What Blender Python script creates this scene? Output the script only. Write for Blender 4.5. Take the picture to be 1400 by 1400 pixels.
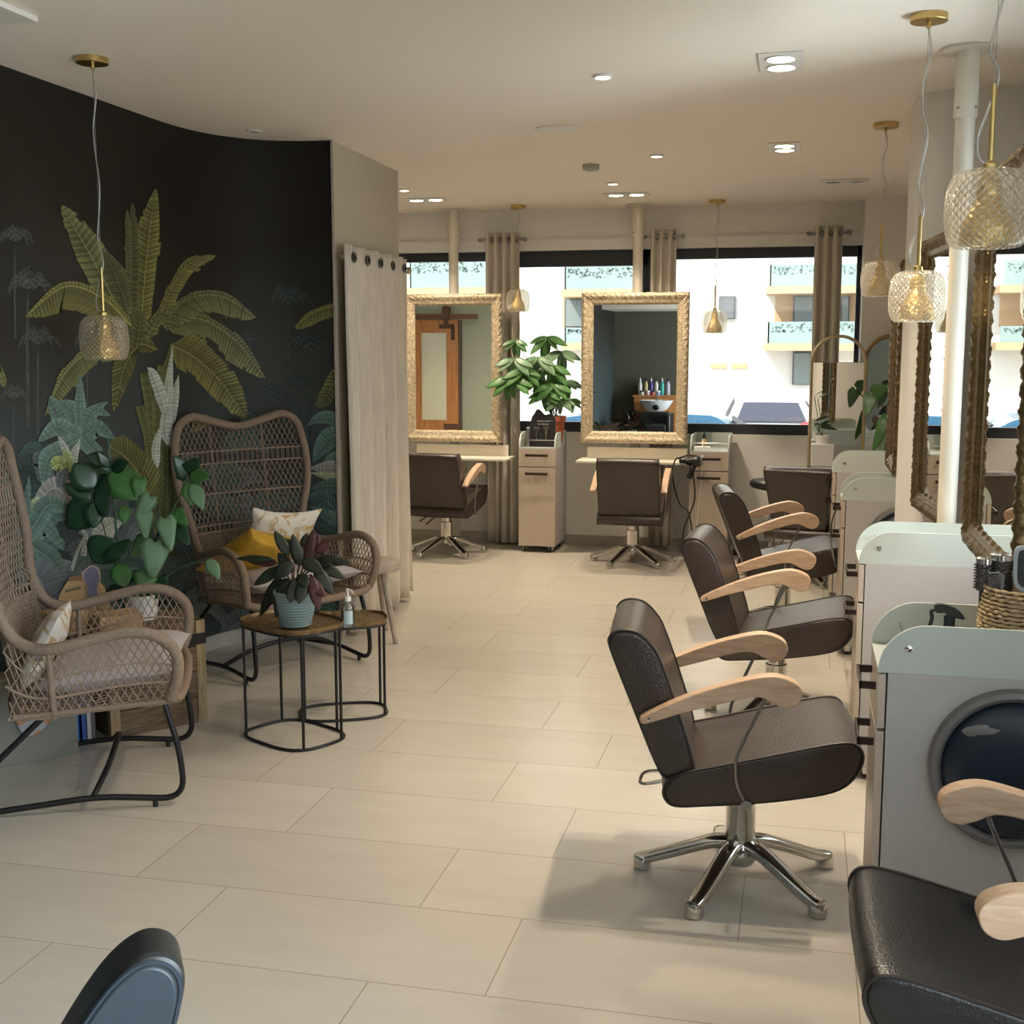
import bpy, bmesh, math, random
from mathutils import Vector, Matrix, noise
random.seed(7)
SC = bpy.context.scene
COL = SC.collection
PI = math.pi
for _o in list(bpy.data.objects):
    bpy.data.objects.remove(_o)

# ------------------------------------------------------------------ camera
FPX, EYE = 1680.0, 1.68
_pitch = math.atan2(225, FPX)
_yaw = math.atan2(397, math.hypot(FPX, 225))
_R = Vector((math.cos(_yaw), math.sin(_yaw), 0))
_F = Vector((-math.sin(_yaw) * math.cos(_pitch), math.cos(_yaw) * math.cos(_pitch), -math.sin(_pitch)))
_U = _R.cross(_F)
CAMP = Vector((0, 0, EYE))
cam_data = bpy.data.cameras.new('camera')
cam_data.sensor_width = 36
cam_data.lens = FPX / 1400 * 36
cam_data.clip_start = 0.02
cam_data.clip_end = 300
cam = bpy.data.objects.new('camera', cam_data)
cam.matrix_world = Matrix(((_R.x, _U.x, -_F.x, 0), (_R.y, _U.y, -_F.y, 0), (_R.z, _U.z, -_F.z, EYE), (0, 0, 0, 1)))
COL.objects.link(cam)
SC.camera = cam

# measuring helpers: where a direction seen in the photograph meets a plane of the room
def ray(x, y):
    return _F * FPX + _R * (x - 700) - _U * (y - 700)
def at_z(x, y, z=0.0):
    d = ray(x, y); return CAMP + d * ((z - EYE) / d.z)
def at_y(x, y, Y):
    d = ray(x, y); return CAMP + d * (Y / d.y)
def at_x(x, y, X):
    d = ray(x, y); return CAMP + d * (X / d.x)

# ------------------------------------------------------------------ world, sun, daylight, exposure
world = bpy.data.worlds.new('sky')
SC.world = world
world.use_nodes = True
_bg = world.node_tree.nodes['Background']
_bg.inputs[0].default_value = (0.80, 0.90, 1.0, 1)
_bg.inputs[1].default_value = 1.5
sun_d = bpy.data.lights.new('sun', 'SUN')
sun_d.energy = 2.6
sun_d.angle = 0.01
sun_d.color = (1.0, 0.95, 0.86)
sun = bpy.data.objects.new('sun', sun_d)
sun.rotation_euler = Vector((0.45, 1.0, -0.75)).to_track_quat('-Z', 'Y').to_euler()
COL.objects.link(sun)

def area(name, loc, size, to, energy, color):
    d = bpy.data.lights.new(name, 'AREA')
    d.shape = 'RECTANGLE'; d.size, d.size_y = size
    d.energy = energy; d.color = color
    o = bpy.data.objects.new(name, d)
    o.location = loc
    o.rotation_euler = Vector(to).to_track_quat('-Z', 'Z').to_euler()
    COL.objects.link(o)
    return o
# daylight through the shop windows in the right-hand wall
area('daylight_front_window', (1.35, 0.5, 1.55), (3.8, 2.0), (-1, 0.12, -0.06), 265, (0.82, 0.91, 1.0))
area('daylight_side_window', (1.35, 4.45, 1.6), (1.1, 1.4), (-1, 0, 0.1), 40, (0.80, 0.91, 1.0))

vs = SC.view_settings
vs.view_transform = 'Standard'
vs.look = 'None'
vs.gamma = 1
vs.use_curve_mapping = False
vs.exposure = 1.08

# ------------------------------------------------------------------ mesh helpers
def V(*a): return Vector(a)

class MB:
    def __init__(s):
        s.v = []; s.f = []; s.c = []; s.col = None
    def add(s, vs_, fs):
        n = len(s.v)
        s.v += [Vector(p) for p in vs_]
        for f in fs:
            s.f.append([i + n for i in f]); s.c.append(s.col)
        return s
    def box(s, c, d, rz=0.0, M=None):
        x, y, z = d[0] / 2, d[1] / 2, d[2] / 2
        p = [V(a, b, e) for e in (-z, z) for b in (-y, y) for a in (-x, x)]
        R = M if M is not None else Matrix.Rotation(rz, 3, 'Z')
        c = Vector(c)
        return s.add([R @ q + c for q in p], [(0, 2, 3, 1), (4, 5, 7, 6), (0, 1, 5, 4), (2, 6, 7, 3), (0, 4, 6, 2), (1, 3, 7, 5)])
    def bb(s, x0, x1, y0, y1, z0, z1):
        return s.box(((x0 + x1) / 2, (y0 + y1) / 2, (z0 + z1) / 2), (abs(x1 - x0), abs(y1 - y0), abs(z1 - z0)))
    def tube(s, pts, r, n=8, closed=False, caps=True, flat=None):
        pts = [Vector(p) for p in pts]
        m = len(pts)
        if m < 2: return s
        rad = r if isinstance(r, (list, tuple)) else [r] * m
        T = []
        for i in range(m):
            a = pts[(i - 1) % m] if (closed or i > 0) else pts[i]
            b = pts[(i + 1) % m] if (closed or i < m - 1) else pts[i]
            t = (b - a)
            T.append(t.normalized() if t.length > 1e-9 else V(0, 0, 1))
        up = V(0, 0, 1) if abs(T[0].z) < 0.9 else V(1, 0, 0)
        nrm = (up - T[0] * up.dot(T[0])).normalized()
        ring = []
        base = len(s.v)
        for i in range(m):
            nrm = nrm - T[i] * nrm.dot(T[i])
            if nrm.length < 1e-6:
                nrm = T[i].orthogonal()
            nrm.normalize()
            b = T[i].cross(nrm)
            for k in range(n):
                a = 2 * PI * k / n
                e = math.cos(a), math.sin(a) * (flat or 1.0)
                s.v.append(pts[i] + (nrm * e[0] + b * e[1]) * rad[i])
        for i in range(m if closed else m - 1):
            j = (i + 1) % m
            for k in range(n):
                k2 = (k + 1) % n
                s.f.append([base + i * n + k, base + j * n + k, base + j * n + k2, base + i * n + k2][::-1]); s.c.append(s.col)
        if caps and not closed:
            s.f.append([base + k for k in range(n)]); s.c.append(s.col)
            s.f.append([base + (m - 1) * n + k for k in range(n)][::-1]); s.c.append(s.col)
        return s
    def lathe(s, prof, n=24, c=(0, 0, 0), M=None, fn=None):
        c = Vector(c); base = len(s.v); m = len(prof)
        for i, (r, z) in enumerate(prof):
            for k in range(n):
                a = 2 * PI * k / n
                rr = r * (fn(a, i / (m - 1)) if fn else 1)
                p = V(rr * math.cos(a), rr * math.sin(a), z)
                s.v.append((M @ p if M is not None else p) + c)
        for i in range(m - 1):
            for k in range(n):
                k2 = (k + 1) % n
                s.f.append([base + i * n + k, base + i * n + k2, base + (i + 1) * n + k2, base + (i + 1) * n + k]); s.c.append(s.col)
        if prof[0][0] > 1e-6:
            s.f.append([base + k for k in range(n)][::-1]); s.c.append(s.col)
        if prof[-1][0] > 1e-6:
            s.f.append([base + (m - 1) * n + k for k in range(n)]); s.c.append(s.col)
        return s
    def prism(s, poly, fn0, fn1):
        """poly: list of 2-D points; fn0/fn1 map a 2-D point to the two end faces"""
        n = len(poly); b = len(s.v)
        s.v += [Vector(fn0(*p)) for p in poly] + [Vector(fn1(*p)) for p in poly]
        fs = [[b + i for i in range(n)][::-1], [b + n + i for i in range(n)]]
        for i in range(n):
            j = (i + 1) % n
            fs.append([b + i, b + j, b + n + j, b + n + i])
        s.f += fs; s.c += [s.col] * len(fs)
        return s
    def grid(s, fn, nu, nv, cu=False, cv=False):
        b = len(s.v)
        U_ = nu if cu else nu + 1; V_ = nv if cv else nv + 1
        for i in range(U_):
            for j in range(V_):
                s.v.append(Vector(fn(i / nu, j / nv)))
        for i in range(nu):
            for j in range(nv):
                a = b + (i % U_) * V_ + (j % V_); c_ = b + ((i + 1) % U_) * V_ + (j % V_)
                d = b + ((i + 1) % U_) * V_ + ((j + 1) % V_); e = b + (i % U_) * V_ + ((j + 1) % V_)
                s.f.append([a, c_, d, e]); s.c.append(s.col)
        return s
    def ball(s, c, r, n=12, m=8, sc=(1, 1, 1)):
        c = Vector(c)
        pr = [(max(1e-7, math.sin(PI * i / m)) if 0 < i < m else 1e-7, -math.cos(PI * i / m)) for i in range(m + 1)]
        b = len(s.v)
        s.lathe([(r * a, r * z) for a, z in pr], n)
        for i in range(b, len(s.v)):
            p = s.v[i]; s.v[i] = V(p.x * sc[0], p.y * sc[1], p.z * sc[2]) + c
        return s
    def xf(s, M):
        s.v = [M @ p for p in s.v]; return s
    def build(s, name, mat, parent=None, smooth=True, angle=40, bevel=0, seg=2, subsurf=0, fixn=True, solid=0):
        me = bpy.data.meshes.new(name)
        me.from_pydata([tuple(p) for p in s.v], [], s.f)
        if any(c is not None for c in s.c):
            at = me.color_attributes.new('Col', 'FLOAT_COLOR', 'CORNER')
            li = 0
            data = []
            for f, c in zip(s.f, s.c):
                c = c or (1, 1, 1)
                for _ in f: data += [c[0], c[1], c[2], 1.0]
            at.data.foreach_set('color', data)
        me.validate()
        if fixn:
            bm = bmesh.new(); bm.from_mesh(me)
            bmesh.ops.recalc_face_normals(bm, faces=bm.faces)
            bm.to_mesh(me); bm.free()
        if smooth:
            me.polygons.foreach_set('use_smooth', [True] * len(me.polygons))
            me.set_sharp_from_angle(angle=math.radians(angle))
        mats = mat if isinstance(mat, (list, tuple)) else [mat]
        for m in mats: me.materials.append(m)
        me.update()
        o = bpy.data.objects.new(name, me)
        COL.objects.link(o)
        if parent is not None: o.parent = parent
        if solid:
            md = o.modifiers.new('thick', 'SOLIDIFY'); md.thickness = solid; md.offset = 0
        if bevel:
            md = o.modifiers.new('edge', 'BEVEL'); md.width = bevel; md.segments = seg
            md.limit_method = 'ANGLE'; md.angle_limit = math.radians(35)
        if subsurf:
            md = o.modifiers.new('sub', 'SUBSURF'); md.levels = md.render_levels = subsurf
        return o

def crv(pts, n=8, closed=False):
    """Catmull-Rom through the points"""
    P = [Vector(p) for p in pts]; m = len(P); out = []
    rng = m if closed else m - 1
    for i in range(rng):
        p0 = P[(i - 1) % m] if (closed or i > 0) else P[0] * 2 - P[1]
        p1 = P[i]; p2 = P[(i + 1) % m]
        p3 = P[(i + 2) % m] if (closed or i + 2 < m) else P[-1] * 2 - P[-2]
        for k in range(n):
            t = k / n
            out.append(0.5 * ((2 * p1) + (p2 - p0) * t + (2 * p0 - 5 * p1 + 4 * p2 - p3) * t * t + (3 * p1 - p0 - 3 * p2 + p3) * t ** 3))
    if not closed: out.append(P[-1].copy())
    return out

def fillet(pts, r, n=6, closed=False):
    P = [Vector(p) for p in pts]; out = []; m = len(P)
    for i in range(m):
        if not closed and i in (0, m - 1):
            out.append(P[i]); continue
        a, b, c = P[(i - 1) % m], P[i], P[(i + 1) % m]
        d1 = min(r, (a - b).length * 0.49); d2 = min(r, (c - b).length * 0.49)
        s_, e = b + (a - b).normalized() * d1, b + (c - b).normalized() * d2
        for k in range(n + 1):
            t = k / n
            out.append(s_ * (1 - t) ** 2 + b * 2 * t * (1 - t) + e * t * t)
    return out

def thing(name, label, cat, loc=(0, 0, 0), rz=0.0, group=None):
    o = bpy.data.objects.new(name, None)
    o.empty_display_size = 0.05
    COL.objects.link(o)
    o.location = loc; o.rotation_euler = (0, 0, rz)
    o['label'] = label; o['category'] = cat
    if group: o['group'] = group
    return o
def tag(o, label, cat, group=None, kind=None):
    o['label'] = label; o['category'] = cat
    if group: o['group'] = group
    if kind: o['kind'] = kind
    return o
def struct(o, label=None):
    o['kind'] = 'structure'
    if label: o['label'] = label
    return o
def dup(root, loc, rz, label, group=None):
    r = root.copy(); COL.objects.link(r)
    r.location = loc; r.rotation_euler = (0, 0, rz); r['label'] = label
    if group: r['group'] = group
    for ch in [o for o in bpy.data.objects if o.parent == root]:
        c = ch.copy(); COL.objects.link(c); c.parent = r
        for g in [o for o in bpy.data.objects if o.parent == ch]:
            d = g.copy(); COL.objects.link(d); d.parent = c
    return r

# ------------------------------------------------------------------ materials
def mat(name, col, rough=0.5, metal=0.0, spec=0.5, bump=None, var=None, coat=0.0, trans=0.0, emit=None, sheen=0.0):
    """bump=(kind, scale, strength); var=(scale, amount) noise variation of the colour"""
    m = bpy.data.materials.new(name); m.use_nodes = True
    nt = m.node_tree; b = nt.nodes['Principled BSDF']
    b.inputs['Base Color'].default_value = (*col, 1)
    b.inputs['Roughness'].default_value = rough
    b.inputs['Metallic'].default_value = metal
    b.inputs['Specular IOR Level'].default_value = spec
    b.inputs['Coat Weight'].default_value = coat
    b.inputs['Transmission Weight'].default_value = trans
    if sheen: b.inputs['Sheen Weight'].default_value = sheen
    if emit:
        b.inputs['Emission Color'].default_value = (*emit[:3], 1); b.inputs['Emission Strength'].default_value = emit[3]
    tc = nt.nodes.new('ShaderNodeTexCoord')
    if var:
        n = nt.nodes.new('ShaderNodeTexNoise'); n.inputs['Scale'].default_value = var[0]; n.inputs['Detail'].default_value = 4
        mp = nt.nodes.new('ShaderNodeMapping')
        if len(var) > 2: mp.inputs['Scale'].default_value = var[2]
        nt.links.new(tc.outputs['Object'], mp.inputs[0]); nt.links.new(mp.outputs[0], n.inputs['Vector'])
        r = nt.nodes.new('ShaderNodeMapRange')
        r.inputs['From Min'].default_value = 0.3; r.inputs['From Max'].default_value = 0.7
        r.inputs['To Min'].default_value = 1 - var[1]; r.inputs['To Max'].default_value = 1 + var[1]
        nt.links.new(n.outputs[0], r.inputs[0])
        mx = nt.nodes.new('ShaderNodeMix'); mx.data_type = 'RGBA'; mx.blend_type = 'MULTIPLY'; mx.inputs[0].default_value = 1
        mx.inputs[6].default_value = (*col, 1)
        nt.links.new(r.outputs[0], mx.inputs[7]); nt.links.new(mx.outputs[2], b.inputs['Base Color'])
    if bump:
        k, sc_, st = bump[:3]
        if k == 'noise':
            t = nt.nodes.new('ShaderNodeTexNoise'); t.inputs['Scale'].default_value = sc_; t.inputs['Detail'].default_value = 5; out = t.outputs[0]
        elif k == 'vor':
            t = nt.nodes.new('ShaderNodeTexVoronoi'); t.inputs['Scale'].default_value = sc_; out = t.outputs[0]
        else:
            t = nt.nodes.new('ShaderNodeTexWave'); t.inputs['Scale'].default_value = sc_; t.bands_direction = k[-1].upper(); t.inputs['Distortion'].default_value = 1.0; out = t.outputs[1]
        bp = nt.nodes.new('ShaderNodeBump'); bp.inputs['Strength'].default_value = st; bp.inputs['Distance'].default_value = 0.004
        nt.links.new(tc.outputs['Object'], t.inputs['Vector']); nt.links.new(out, bp.inputs['Height']); nt.links.new(bp.outputs[0], b.inputs['Normal'])
    return m

def mat_attr(name, rough=0.6, spec=0.3, bump=None):
    m = mat(name, (1, 1, 1), rough, spec=spec, bump=bump)
    nt = m.node_tree
    a = nt.nodes.new('ShaderNodeVertexColor'); a.layer_name = 'Col'
    nt.links.new(a.outputs[0], nt.nodes['Principled BSDF'].inputs['Base Color'])
    return m

def wood(name, c1, c2, rough=0.45, scale=6, stretch=(1, 12, 12), bump=0.1):
    m = mat(name, c1, rough)
    nt = m.node_tree; b = nt.nodes['Principled BSDF']
    tc = nt.nodes.new('ShaderNodeTexCoord'); mp = nt.nodes.new('ShaderNodeMapping')
    mp.inputs['Scale'].default_value = stretch
    n = nt.nodes.new('ShaderNodeTexNoise'); n.inputs['Scale'].default_value = scale; n.inputs['Detail'].default_value = 6; n.inputs['Distortion'].default_value = 0.6
    r = nt.nodes.new('ShaderNodeValToRGB')
    r.color_ramp.elements[0].position = 0.35; r.color_ramp.elements[0].color = (*c2, 1)
    r.color_ramp.elements[1].position = 0.65; r.color_ramp.elements[1].color = (*c1, 1)
    bp = nt.nodes.new('ShaderNodeBump'); bp.inputs['Strength'].default_value = bump; bp.inputs['Distance'].default_value = 0.002
    L = nt.links.new
    L(tc.outputs['Object'], mp.inputs[0]); L(mp.outputs[0], n.inputs['Vector']); L(n.outputs[0], r.inputs[0]); L(r.outputs[0], b.inputs['Base Color'])
    L(n.outputs[0], bp.inputs['Height']); L(bp.outputs[0], b.inputs['Normal'])
    return m

def glassy(name, tint, clear=0.75, rough=0.05, bump=None):
    """thin clear pane or vessel: mostly lets light through, mirrors a little"""
    m = bpy.data.materials.new(name); m.use_nodes = True
    nt = m.node_tree; nt.nodes.clear(); L = nt.links.new
    o = nt.nodes.new('ShaderNodeOutputMaterial'); mx = nt.nodes.new('ShaderNodeMixShader')
    t = nt.nodes.new('ShaderNodeBsdfTransparent'); t.inputs[0].default_value = (*tint, 1)
    g = nt.nodes.new('ShaderNodeBsdfGlossy'); g.inputs['Roughness'].default_value = rough
    fr = nt.nodes.new('ShaderNodeLayerWeight'); fr.inputs[0].default_value = 0.3
    mr = nt.nodes.new('ShaderNodeMapRange'); mr.inputs['To Min'].default_value = 1 - clear; mr.inputs['To Max'].default_value = 0.9
    L(fr.outputs['Fresnel'], mr.inputs[0]); L(mr.outputs[0], mx.inputs[0]); L(t.outputs[0], mx.inputs[1]); L(g.outputs[0], mx.inputs[2]); L(mx.outputs[0], o.inputs[0])
    if bump:
        tc = nt.nodes.new('ShaderNodeTexCoord'); n = nt.nodes.new('ShaderNodeTexNoise'); n.inputs['Scale'].default_value = bump[0]
        bp = nt.nodes.new('ShaderNodeBump'); bp.inputs['Strength'].default_value = bump[1]
        L(tc.outputs['Object'], n.inputs[0]); L(n.outputs[0], bp.inputs['Height']); L(bp.outputs[0], g.inputs['Normal'])
    return m

M = {}
M['ceil'] = mat('ceiling_paint', (0.84, 0.775, 0.69), 0.9, spec=0.1)
M['white'] = mat('white_paint', (0.78, 0.75, 0.71), 0.75, spec=0.2)
M['beige'] = mat('beige_paint', (0.48, 0.44, 0.335), 0.85, spec=0.15)
M['sage'] = mat('sage_paint', (0.42, 0.46, 0.38), 0.85, spec=0.15)
M['darkgreen'] = mat('dark_green_paint', (0.10, 0.092, 0.066), 0.85, spec=0.15)
M['skirt'] = mat('stone_skirting', (0.42, 0.38, 0.33), 0.6, var=(6, 0.08))
M['anth'] = mat('anthracite_aluminium', (0.028, 0.032, 0.038), 0.45)
M['leather'] = mat('brown_ostrich_leather', (0.036, 0.023, 0.018), 0.30, spec=0.6, bump=('vor', 170, 0.28), var=(5, 0.15))
M['black_leather'] = mat('black_grained_leather', (0.014, 0.013, 0.013), 0.33, spec=0.6, bump=('vor', 200, 0.22))
M['navy_leather'] = mat('blue_black_smooth_leather', (0.016, 0.024, 0.036), 0.5, spec=0.4, bump=('noise', 300, 0.05))
M['piping'] = mat('dark_piping', (0.02, 0.014, 0.012), 0.5)
M['chrome'] = mat('polished_chrome', (0.62, 0.60, 0.57), 0.12, 1.0)
M['steel'] = mat('brushed_steel_wire', (0.30, 0.29, 0.28), 0.35, 1.0)
M['white_metal'] = mat('cream_enamelled_steel', (0.68, 0.63, 0.54), 0.4)
M['armwood'] = wood('pale_beech', (0.55, 0.39, 0.27), (0.43, 0.28, 0.18), 0.4, 5, (2, 14, 14))
M['cab_front'] = mat('taupe_laminate', (0.47, 0.39, 0.32), 0.45)
M['cab_side'] = mat('grey_laminate', (0.42, 0.40, 0.39), 0.5, var=(40, 0.03))
M['cab_top'] = mat('pale_mint_laminate', (0.47, 0.51, 0.48), 0.35)
M['handle'] = mat('dark_bronze_handle', (0.05, 0.035, 0.028), 0.35, 0.6)
M['black'] = mat('black_plastic', (0.012, 0.012, 0.013), 0.4)
M['blackmetal'] = mat('black_powder_coated_steel', (0.012, 0.012, 0.014), 0.38, 0.3)
M['navy'] = mat('dark_navy_plastic', (0.008, 0.016, 0.032), 0.38)
M['greyplastic'] = mat('grey_plastic', (0.16, 0.15, 0.15), 0.4)
M['brass'] = mat('brushed_brass', (0.62, 0.45, 0.18), 0.3, 1.0, bump=('noise', 120, 0.15))
M['hammered'] = mat('hammered_brass', (0.70, 0.52, 0.22), 0.3, 1.0, bump=('vor', 75, 0.8))
M['gold'] = mat('antique_gold_carving', (0.215, 0.155, 0.08), 0.28, 0.9, bump=('noise', 130, 0.5), var=(60, 0.3))
M['champagne'] = mat('champagne_carving', (0.47, 0.39, 0.27), 0.5, 0.25, bump=('noise', 110, 0.8), var=(60, 0.42))
M['mirror'] = mat('silvered_mirror', (0.86, 0.88, 0.86), 0.0, 1.0)
M['linen'] = mat('linen_curtain_cloth', (0.62, 0.56, 0.48), 0.9, spec=0.1, bump=('wavez', 60, 0.1), var=(14, 0.10, (6, 6, 0.4)), sheen=0.2)
M['linen_dark'] = mat('taupe_curtain_cloth', (0.34, 0.28, 0.23), 0.9, spec=0.1, var=(14, 0.10, (6, 6, 0.4)), sheen=0.2)
M['wicker'] = mat('woven_brown_cord', (0.27, 0.195, 0.145), 0.7, spec=0.25, var=(60, 0.2))
M['wicker_rim'] = mat('cord_wrapped_rim', (0.225, 0.165, 0.122), 0.65, spec=0.25, bump=('noise', 160, 0.5), var=(80, 0.15))
M['cushion'] = mat('lilac_grey_cotton', (0.40, 0.36, 0.36), 0.9, spec=0.1, bump=('noise', 160, 0.25))
M['yellow'] = mat('mustard_satin', (0.68, 0.42, 0.06), 0.28, 0.5, bump=('noise', 26, 0.6), var=(12, 0.25))
M['terracotta'] = mat('terracotta', (0.45, 0.12, 0.06), 0.6)
M['blueglaze'] = mat('blue_grey_glaze', (0.185, 0.27, 0.285), 0.45, bump=('wavez', 26, 0.35), var=(10, 0.06))
M['soil'] = mat('potting_soil', (0.03, 0.02, 0.014), 0.95, bump=('noise', 60, 0.8))
M['oldwood'] = wood('weathered_crate_wood', (0.175, 0.115, 0.065), (0.085, 0.052, 0.030), 0.8, 5, (2, 14, 14), 0.3)
M['crateedge'] = wood('pale_crate_edge', (0.33, 0.25, 0.14), (0.22, 0.15, 0.08), 0.8, 5, (10, 10, 2), 0.2)
M['greywash'] = wood('grey_washed_oak', (0.48, 0.41, 0.35), (0.36, 0.29, 0.24), 0.6, 6, (10, 10, 1.5))
M['kraft'] = mat('kraft_card', (0.54, 0.34, 0.17), 0.8)
M['porcelain'] = mat('white_glazed_ceramic', (0.80, 0.79, 0.77), 0.25)
M['rope'] = mat('plaited_seagrass', (0.40, 0.29, 0.16), 0.75, var=(70, 0.25))
M['leafdark'] = mat('deep_green_leaf', (0.012, 0.046, 0.018), 0.32, spec=0.5, var=(8, 0.3))
M['leafmid'] = mat('fresh_green_leaf', (0.055, 0.16, 0.04), 0.38, spec=0.5, var=(8, 0.25))
M['leafpale'] = mat('soft_pale_green_leaf', (0.12, 0.22, 0.12), 0.38, spec=0.5, var=(8, 0.2))
M['leafred'] = mat('dark_red_green_leaf', (0.017, 0.026, 0.016), 0.4, spec=0.5, var=(6, 0.4))
M['leafmaroon'] = mat('maroon_leaf', (0.055, 0.012, 0.014), 0.4, var=(6, 0.3))
M['stemgreen'] = mat('green_stem', (0.05, 0.10, 0.035), 0.5)
M['stemblue'] = mat('coated_plant_stake', (0.03, 0.10, 0.09), 0.4)
M['stembrown'] = mat('brown_stem', (0.10, 0.065, 0.035), 0.7)
M['paper'] = mat('white_paper', (0.80, 0.80, 0.79), 0.7)
M['clear'] = glassy('clear_plastic', (0.93, 0.96, 0.97), 0.80, 0.08)
M['pane'] = glassy('window_glass', (0.97, 0.99, 0.98), 0.97, 0.0)
M['warm'] = mat('lamp_lens', (1, 0.95, 0.85), 0.5, emit=(1.0, 0.86, 0.62, 18))
M['cord'] = glassy('clear_flex', (0.86, 0.84, 0.80), 0.62, 0.45)
M['whitepl'] = mat('white_plastic', (0.72, 0.69, 0.64), 0.5)
for k_ in ('clear', 'cord'):
    pass

# ================================================================== THE ROOM
ZC, YB, XR, YR, XL = 2.82, 10.30, 1.02, -1.60, -4.70

def floor_material():
    m = mat('stone_look_floor_tiles', (0.5, 0.45, 0.38), 0.27, spec=0.5)
    nt = m.node_tree; L = nt.links.new; b = nt.nodes['Principled BSDF']
    def mth(op, a, c=None, d=None):
        n = nt.nodes.new('ShaderNodeMath'); n.operation = op
        for i, q in enumerate((a, c, d)):
            if q is None: continue
            if isinstance(q, (int, float)): n.inputs[i].default_value = q
            else: L(q, n.inputs[i])
        return n.outputs[0]
    tc = nt.nodes.new('ShaderNodeTexCoord'); sp = nt.nodes.new('ShaderNodeSeparateXYZ'); L(tc.outputs['Object'], sp.inputs[0])
    v = mth('DIVIDE', mth('SUBTRACT', sp.outputs[1], 2.92), 0.45)
    row = mth('FLOOR', v); fv = mth('FRACT', mth('ADD', v, 100.0))
    alt = mth('FLOORED_MODULO', row, 2.0)
    u = mth('DIVIDE', mth('ADD', mth('ADD', sp.outputs[0], 0.757), mth('MULTIPLY', alt, 0.321)), 0.95)
    colm = mth('FLOOR', u); fu = mth('FRACT', mth('ADD', u, 100.0))
    dv = mth('MULTIPLY', mth('MINIMUM', fv, mth('SUBTRACT', 1.0, fv)), 0.45)
    du = mth('MULTIPLY', mth('MINIMUM', fu, mth('SUBTRACT', 1.0, fu)), 0.95)
    d = mth('MINIMUM', du, dv)
    joint = mth('LESS_THAN', d, 0.0016)
    cb = nt.nodes.new('ShaderNodeCombineXYZ'); L(row, cb.inputs[0]); L(colm, cb.inputs[1])
    wn = nt.nodes.new('ShaderNodeTexWhiteNoise'); L(cb.outputs[0], wn.inputs['Vector'])
    no = nt.nodes.new('ShaderNodeTexNoise'); no.inputs['Scale'].default_value = 5; no.inputs['Detail'].default_value = 8
    mp = nt.nodes.new('ShaderNodeMapping'); mp.inputs['Scale'].default_value = (0.6, 2.2, 1); L(tc.outputs['Object'], mp.inputs[0]); L(mp.outputs[0], no.inputs['Vector'])
    f = mth('ADD', mth('MULTIPLY', wn.outputs[0], 0.07), mth('ADD', mth('MULTIPLY', no.outputs[0], 0.16), 0.89))
    mx = nt.nodes.new('ShaderNodeMix'); mx.data_type = 'RGBA'; mx.blend_type = 'MULTIPLY'; mx.inputs[0].default_value = 1
    mx.inputs[6].default_value = (0.475, 0.44, 0.385, 1); L(f, mx.inputs[7])
    mj = nt.nodes.new('ShaderNodeMix'); mj.data_type = 'RGBA'; L(joint, mj.inputs[0]); L(mx.outputs[2], mj.inputs[6]); mj.inputs[7].default_value = (0.27, 0.23, 0.18, 1)
    L(mj.outputs[2], b.inputs['Base Color'])
    bp = nt.nodes.new('ShaderNodeBump'); bp.inputs['Strength'].default_value = 0.25; bp.inputs['Distance'].default_value = 0.002
    L(mth('SUBTRACT', no.outputs[0], joint), bp.inputs['Height']); L(bp.outputs[0], b.inputs['Normal'])
    return m
struct(MB().bb(XL - .3, XR + .3, YR - .3, YB + .3, -0.2, 0).build('floor', floor_material(), smooth=False), 'beige stone-look tiles laid in a third bond')
struct(MB().bb(XL - .3, XR + .3, YR - .3, YB + .3, ZC, ZC + .25).build('ceiling', M['ceil'], smooth=False))
struct(MB().bb(XL - .3, XR, YR, -0.2, 2.30, ZC - .002).build('ceiling_soffit', M['ceil'], smooth=False))

# ---- left wall with the jungle mural: straight, then sweeping round to the right
PLAN = [V(-3.12, YR, 0), V(-3.12, 5.60, 0), V(-3.115, 5.78, 0), V(-3.09, 5.97, 0), V(-3.03, 6.14, 0), V(-2.93, 6.28, 0), V(-2.80, 6.37, 0), V(-2.65, 6.415, 0), V(-2.505, 6.43, 0)]
PLAN = [V(p.x * 1.03, p.y * (1.03 if p.y > 0 else 1), 0) for p in PLAN]
PLAN = PLAN[:2] + crv(PLAN[1:], 4)[1:]
SIDE_END = V(-2.610, 7.87, 0)

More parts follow.
